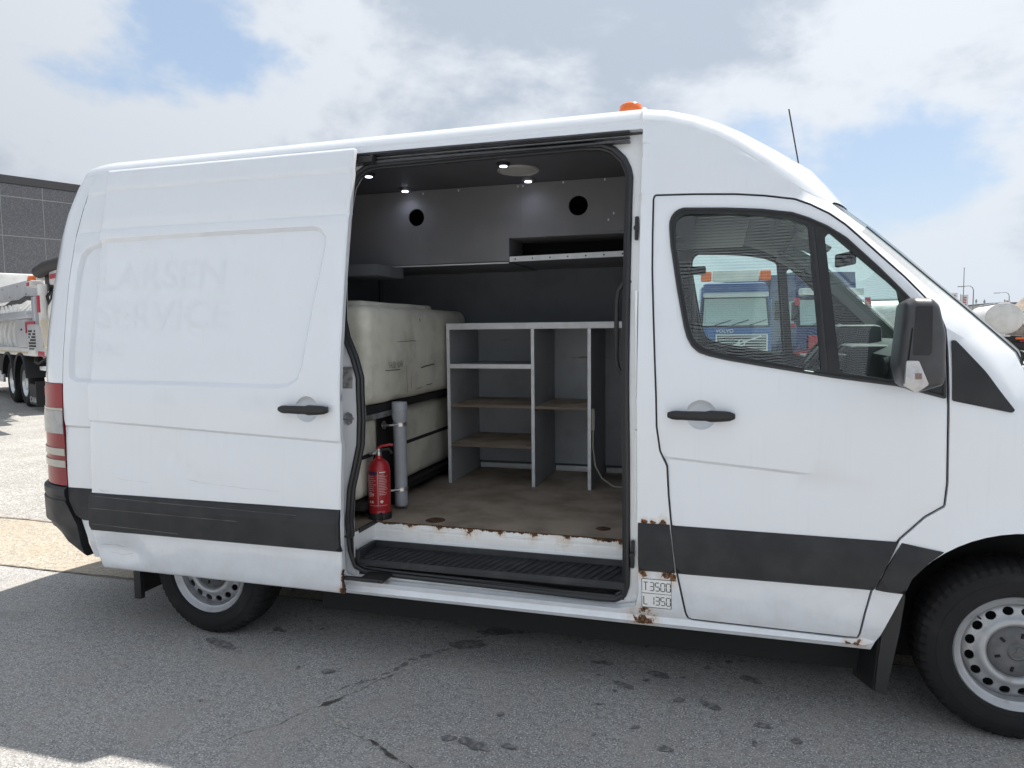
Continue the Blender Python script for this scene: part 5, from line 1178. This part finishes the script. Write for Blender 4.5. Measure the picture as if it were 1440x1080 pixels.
Lc('number_plate', MB().box((-.30, -.14, .45), (.25, -.125, .57), .005), CLEANW); text('plate_lettering', 'DX 28 901', .10, INK, act, lambda a, b, c: (-.27+a, -.143, .475+b), local=True, sx=.9)
Lc('roof_visor', MB().box((-1.15, -.16, 2.70), (1.15, .15, 2.95), .06), SIL_); Lc('box_body', MB().box((-1.27, 2.5, 1.0), (1.27, 9.0, 3.6), .03), BLUE)
for s in (-1, 1): Lc('mirror_bracket', MB().box((s*1.22, -.14, 2.35), (s*1.40, -.06, 2.62), .02).box((s*1.36, -.16, 1.6), (s*1.50, -.02, 1.72), .02), TRED)
# ---- tankers to the right and beyond the windscreen
def tanker(loc, rz, label, wd=1.14, hh=1.09, length=8., words=None, name='tank_trailer', zc=2.05):
    root = empty(name, loc, label, 'tanker', rz=rz)   # rear end faces local -Y
    Lc = lambda n, mb, mat, par=None, **kw: mb.build(n, mat, par or root, local=True, **kw)
    b = MB().lathe([(0, -.12), (.55, -.10), (.9, -.05), (.985, 0), (1.0, .05), (1.0, length), (.9, length+.1), (0, length+.15)], (0, 0, 0), 'Y', 48)
    b.v = [Vector((v.x*wd, v.y, zc+v.z*hh)) for v in b.v]; t = Lc('tank', b, TW)
    Lc('end_rim', MB().tube([(wd*.985*math.cos(R(a)), .0, zc+hh*.985*math.sin(R(a))) for a in range(0, 360, 10)], .03, 8, closed=True), TW, t)
    Lc('walkway', MB().box((-.3, .4, zc+hh), (.3, length-.4, zc+.07+hh), .01), TALU)
    Lc('chassis', MB().box((-.9, .2, .62), (.9, length, .98)).box((-1.15, -.05, .55), (1.15, .15, .95), .01), SOOT)
    Lc('rear_beam', MB().box((-1.2, -.20, .30), (1.2, -.10, .62), .01), SOOT)
    for s in (-1, 1):
        Lc('tail_lamp', MB().box((s*.55, -.12, .80), (s*1.1, -.06, .92), .01), ORG); Lc('tail_lens', MB().box((s*.75, -.125, .66), (s*1.05, -.065, .74), .01), REDREF)
        for y in (1.4, 2.7): 
            w_ = truck_wheel(root, s*1.15, y, .5, 1); w_.rotation_euler = (0, 0, R(90)*-s)
    if words: text('beam_lettering', words, .30, CLEANW, root, lambda a, b, c: (-1.05+a, -.205, .36+b), font_bold=True, local=True)
    Lc('ladder', MB().tube([(-.25, -.2, .9), (-.25, -.16, 3.0)], .02, 6).tube([(.05, -.2, .9), (.05, -.16, 3.0)], .02, 6) if False else MB().box((-.3, -.16, .95), (.3, -.10, 1.05), .01), TALU)
    return root
tanker((13.78, 42.6, 0), R(-10), 'white oval tank trailer seen end-on with lettered rear beam', wd=.90, hh=.85, zc=1.95, words='SCANIA')
tanker((17.2, 44.5, 0), R(-14), 'white tank trailer half hidden beside the end-on tanker', wd=1.1, hh=1.0)
tanker((5.2, 36, 0), R(70), 'white tanker standing crosswise beyond the van windscreen', hh=.95, length=9)
tanker((9.5, 41, 0), R(75), 'white tanker further along the row beyond the van windscreen', hh=1.0, length=7)
dk = empty('dark_truck', (14.6, 56, 0), 'dark truck with upright exhaust stack beside the tank trailers', 'truck', rz=R(165))
cb, Lc = cab_truck(dk, 2.3, 2.6, 1.9, SOOT, SOOT)
Lc('exhaust_stack', MB().tube([(.9, 2.0, 1.2), (.9, 2.0, 3.1), (.95, 1.95, 3.35), (1.1, 1.9, 3.45)], .14, 12), GREYBAR); Lc('side_panel', MB().box((1.151, .5, 1.2), (1.17, 1.85, 2.5)), BLUE)
# ================================================================== posts, flags and far buildings
POLE = M('galvanised_pole', (.30, .31, .32), .5, .3)
def lamp_post(x, y, h, reach, lab):
    r = empty('street_lamp', (x, y, 0), lab, 'street lamp', 'street lamps beyond the yard')
    MB().tube([(x, y, 0), (x, y, h-.7), (x-.12, y, h-.25), (x-.45, y, h), (x-reach+.5, y, h)], [.10, .07, .06, .055, .05], 8).build('post', POLE, r)
    MB().box((x-reach-.35, y-.14, h-.12), (x-reach+.55, y+.14, h+.02), .05).build('lamp_head', POLE, r)
lamp_post(31.98, 110, 7.03, 1.6, 'curved street lamp beside the flagpole'); lamp_post(46.2, 140, 7.2, 2.0, 'curved street lamp above the oval tank trailer'); lamp_post(36.2, 165, 5.0, 1.9, 'small distant street lamp behind the dark truck')
fp = empty('flagpole', (30.8, 110, 0), 'tall bare flagpole rising above the striped banners', 'flagpole'); MB().tube([(30.8, 110, 0), (30.75, 110, 9.5)], [.08, .05], 8).build('pole', POLE, fp); MB().lathe([(0, .1), (.09, .05), (.09, -.03), (0, -.08)], (30.75, 110, 9.55), 'Z', 10).build('finial', POLE, fp)
tp = empty('light_mast', (17.2, 50.0, 0), 'grey mast standing right of the oval tank trailer', 'mast'); MB().tube([(17.35+5.1-4.05, 50.5, 0), (17.35+5.1-4.05, 50.5, 6.2)], .13, 10).build('pole', POLE, tp)
BAN = M('banner_cloth', (.72, .70, .70), .8); BANR = M('banner_red', (.45, .16, .18), .8)
for i, (x, h, lab) in enumerate(((29.75, 6.2, 'pale banner with red lettering left of the flagpole'), (31.1, 5.9, 'pale banner with red lettering right of the flagpole'))):
    r = empty('banner', (x, 112, 0), lab, 'banner', 'advertising banners'); MB().tube([(x-.1, 112, 0), (x-.1, 112, h+.1)], .05, 8).build('pole', POLE, r)
    MB().box((x-.02, 111.99, h-3.4), (x+.85, 112.01, h)).build('cloth', BAN, r)
    for k in range(9): MB().box((x+.18, 111.97, h-.5-k*.33), (x+.62, 111.985, h-.3-k*.33)).build('lettering', BANR, r)
x = 39.0; r = empty('sign_banner', (x, 120, 0), 'white vertical banner with dark lettering above the tank trailer', 'banner'); MB().tube([(x, 120, 0), (x, 120, 5.4)], .06, 8).build('pole', POLE, r); MB().box((x+.05, 119.98, 3.2), (x+.75, 120.02, 5.3)).build('cloth', BAN, r)
text('lettering', 'AUTO', .62, INK, r, lambda a, b, c: (x+.62-b, 119.96, 3.4+a))
for i, (x, h) in enumerate(((34.4, 4.4), (35.9, 5.6), (37.0, 5.5), (36.5, 4.8))):
    r = empty('pole', (x, 122, 0), ('thin pole with box head', 'thin tall mast left of the white banner', 'pole with small pennant beside white banner', 'short pole between the masts')[i]+' far beyond the yard', 'pole'); MB().tube([(x, 122, 0), (x, 122, h)], .07, 8).build('shaft', POLE, r); MB().box((x-.12, 121.9, h-.5), (x+.12, 122.1, h-.2)).build('head', POLE, r)
def block(name, x0, x1, y, d, h, mat, lab, rows_=0):
    r = empty(name, ((x0+x1)/2, y, 0), lab, 'building'); MB().box((x0, y, 0), (x1, y+d, h)).build('wall', mat, r, smooth=False); MB().box((x0-.2, y-.2, h), (x1+.2, y+d+.2, h+.25)).build('roof', MATS['roof_flashing'], r, smooth=False)
    n_ = max(1, int((x1-x0)/4))
    for i in range(n_):
        for j in range(rows_): MB().box((x0+(i+.25)*(x1-x0)/n_, y-.06, 1.2+j*3), (x0+(i+.75)*(x1-x0)/n_, y+.02, 2.6+j*3)).build('window', TGL, r, smooth=False)
GB1 = M('grey_cladding', (.28, .30, .33), .7); GB2 = M('pale_cladding', (.48, .48, .47), .7); GB3 = M('brick_tan', (.34, .28, .23), .8, col2=(.2, .17, .15), ns=1.5)
block('far_warehouse', 34.0, 37.2, 130, 14, 4.2, GB1, 'small dark grey block beyond the tank trailers')
block('far_warehouse', 55, 110, 175, 30, 6.2, GB2, 'long pale warehouse on the horizon right of the tankers', 1)
block('far_warehouse', -20, 26, 190, 30, 5.5, GB2, 'long pale warehouse on the horizon behind the van', 1)
block('far_warehouse', -120, -45, 150, 30, 6.5, GB1, 'long grey warehouse on the horizon left of the van', 1)
gb = empty('gable_building', (41, 105, 0), 'tan gabled building with dark windows right of the tank trailer', 'building')
MB().prism([(37.6, 0), (44, 0), (44, 6.0), (40.2, 6.0), (37.6, 3.4)], 10, lambda a, b, q: (a, 105+q, b)).build('wall', GB3, gb, smooth=False)
for i in range(6):
    for j in range(4):
        if 38.6+i*.85 > 37.6+max(0, (j*1.2+1.7)-3.4)+.2: MB().box((38.6+i*.85, 104.93, 1.0+j*1.2), (39.1+i*.85, 105.02, 1.7+j*1.2)).build('window', GRI, gb, smooth=False)
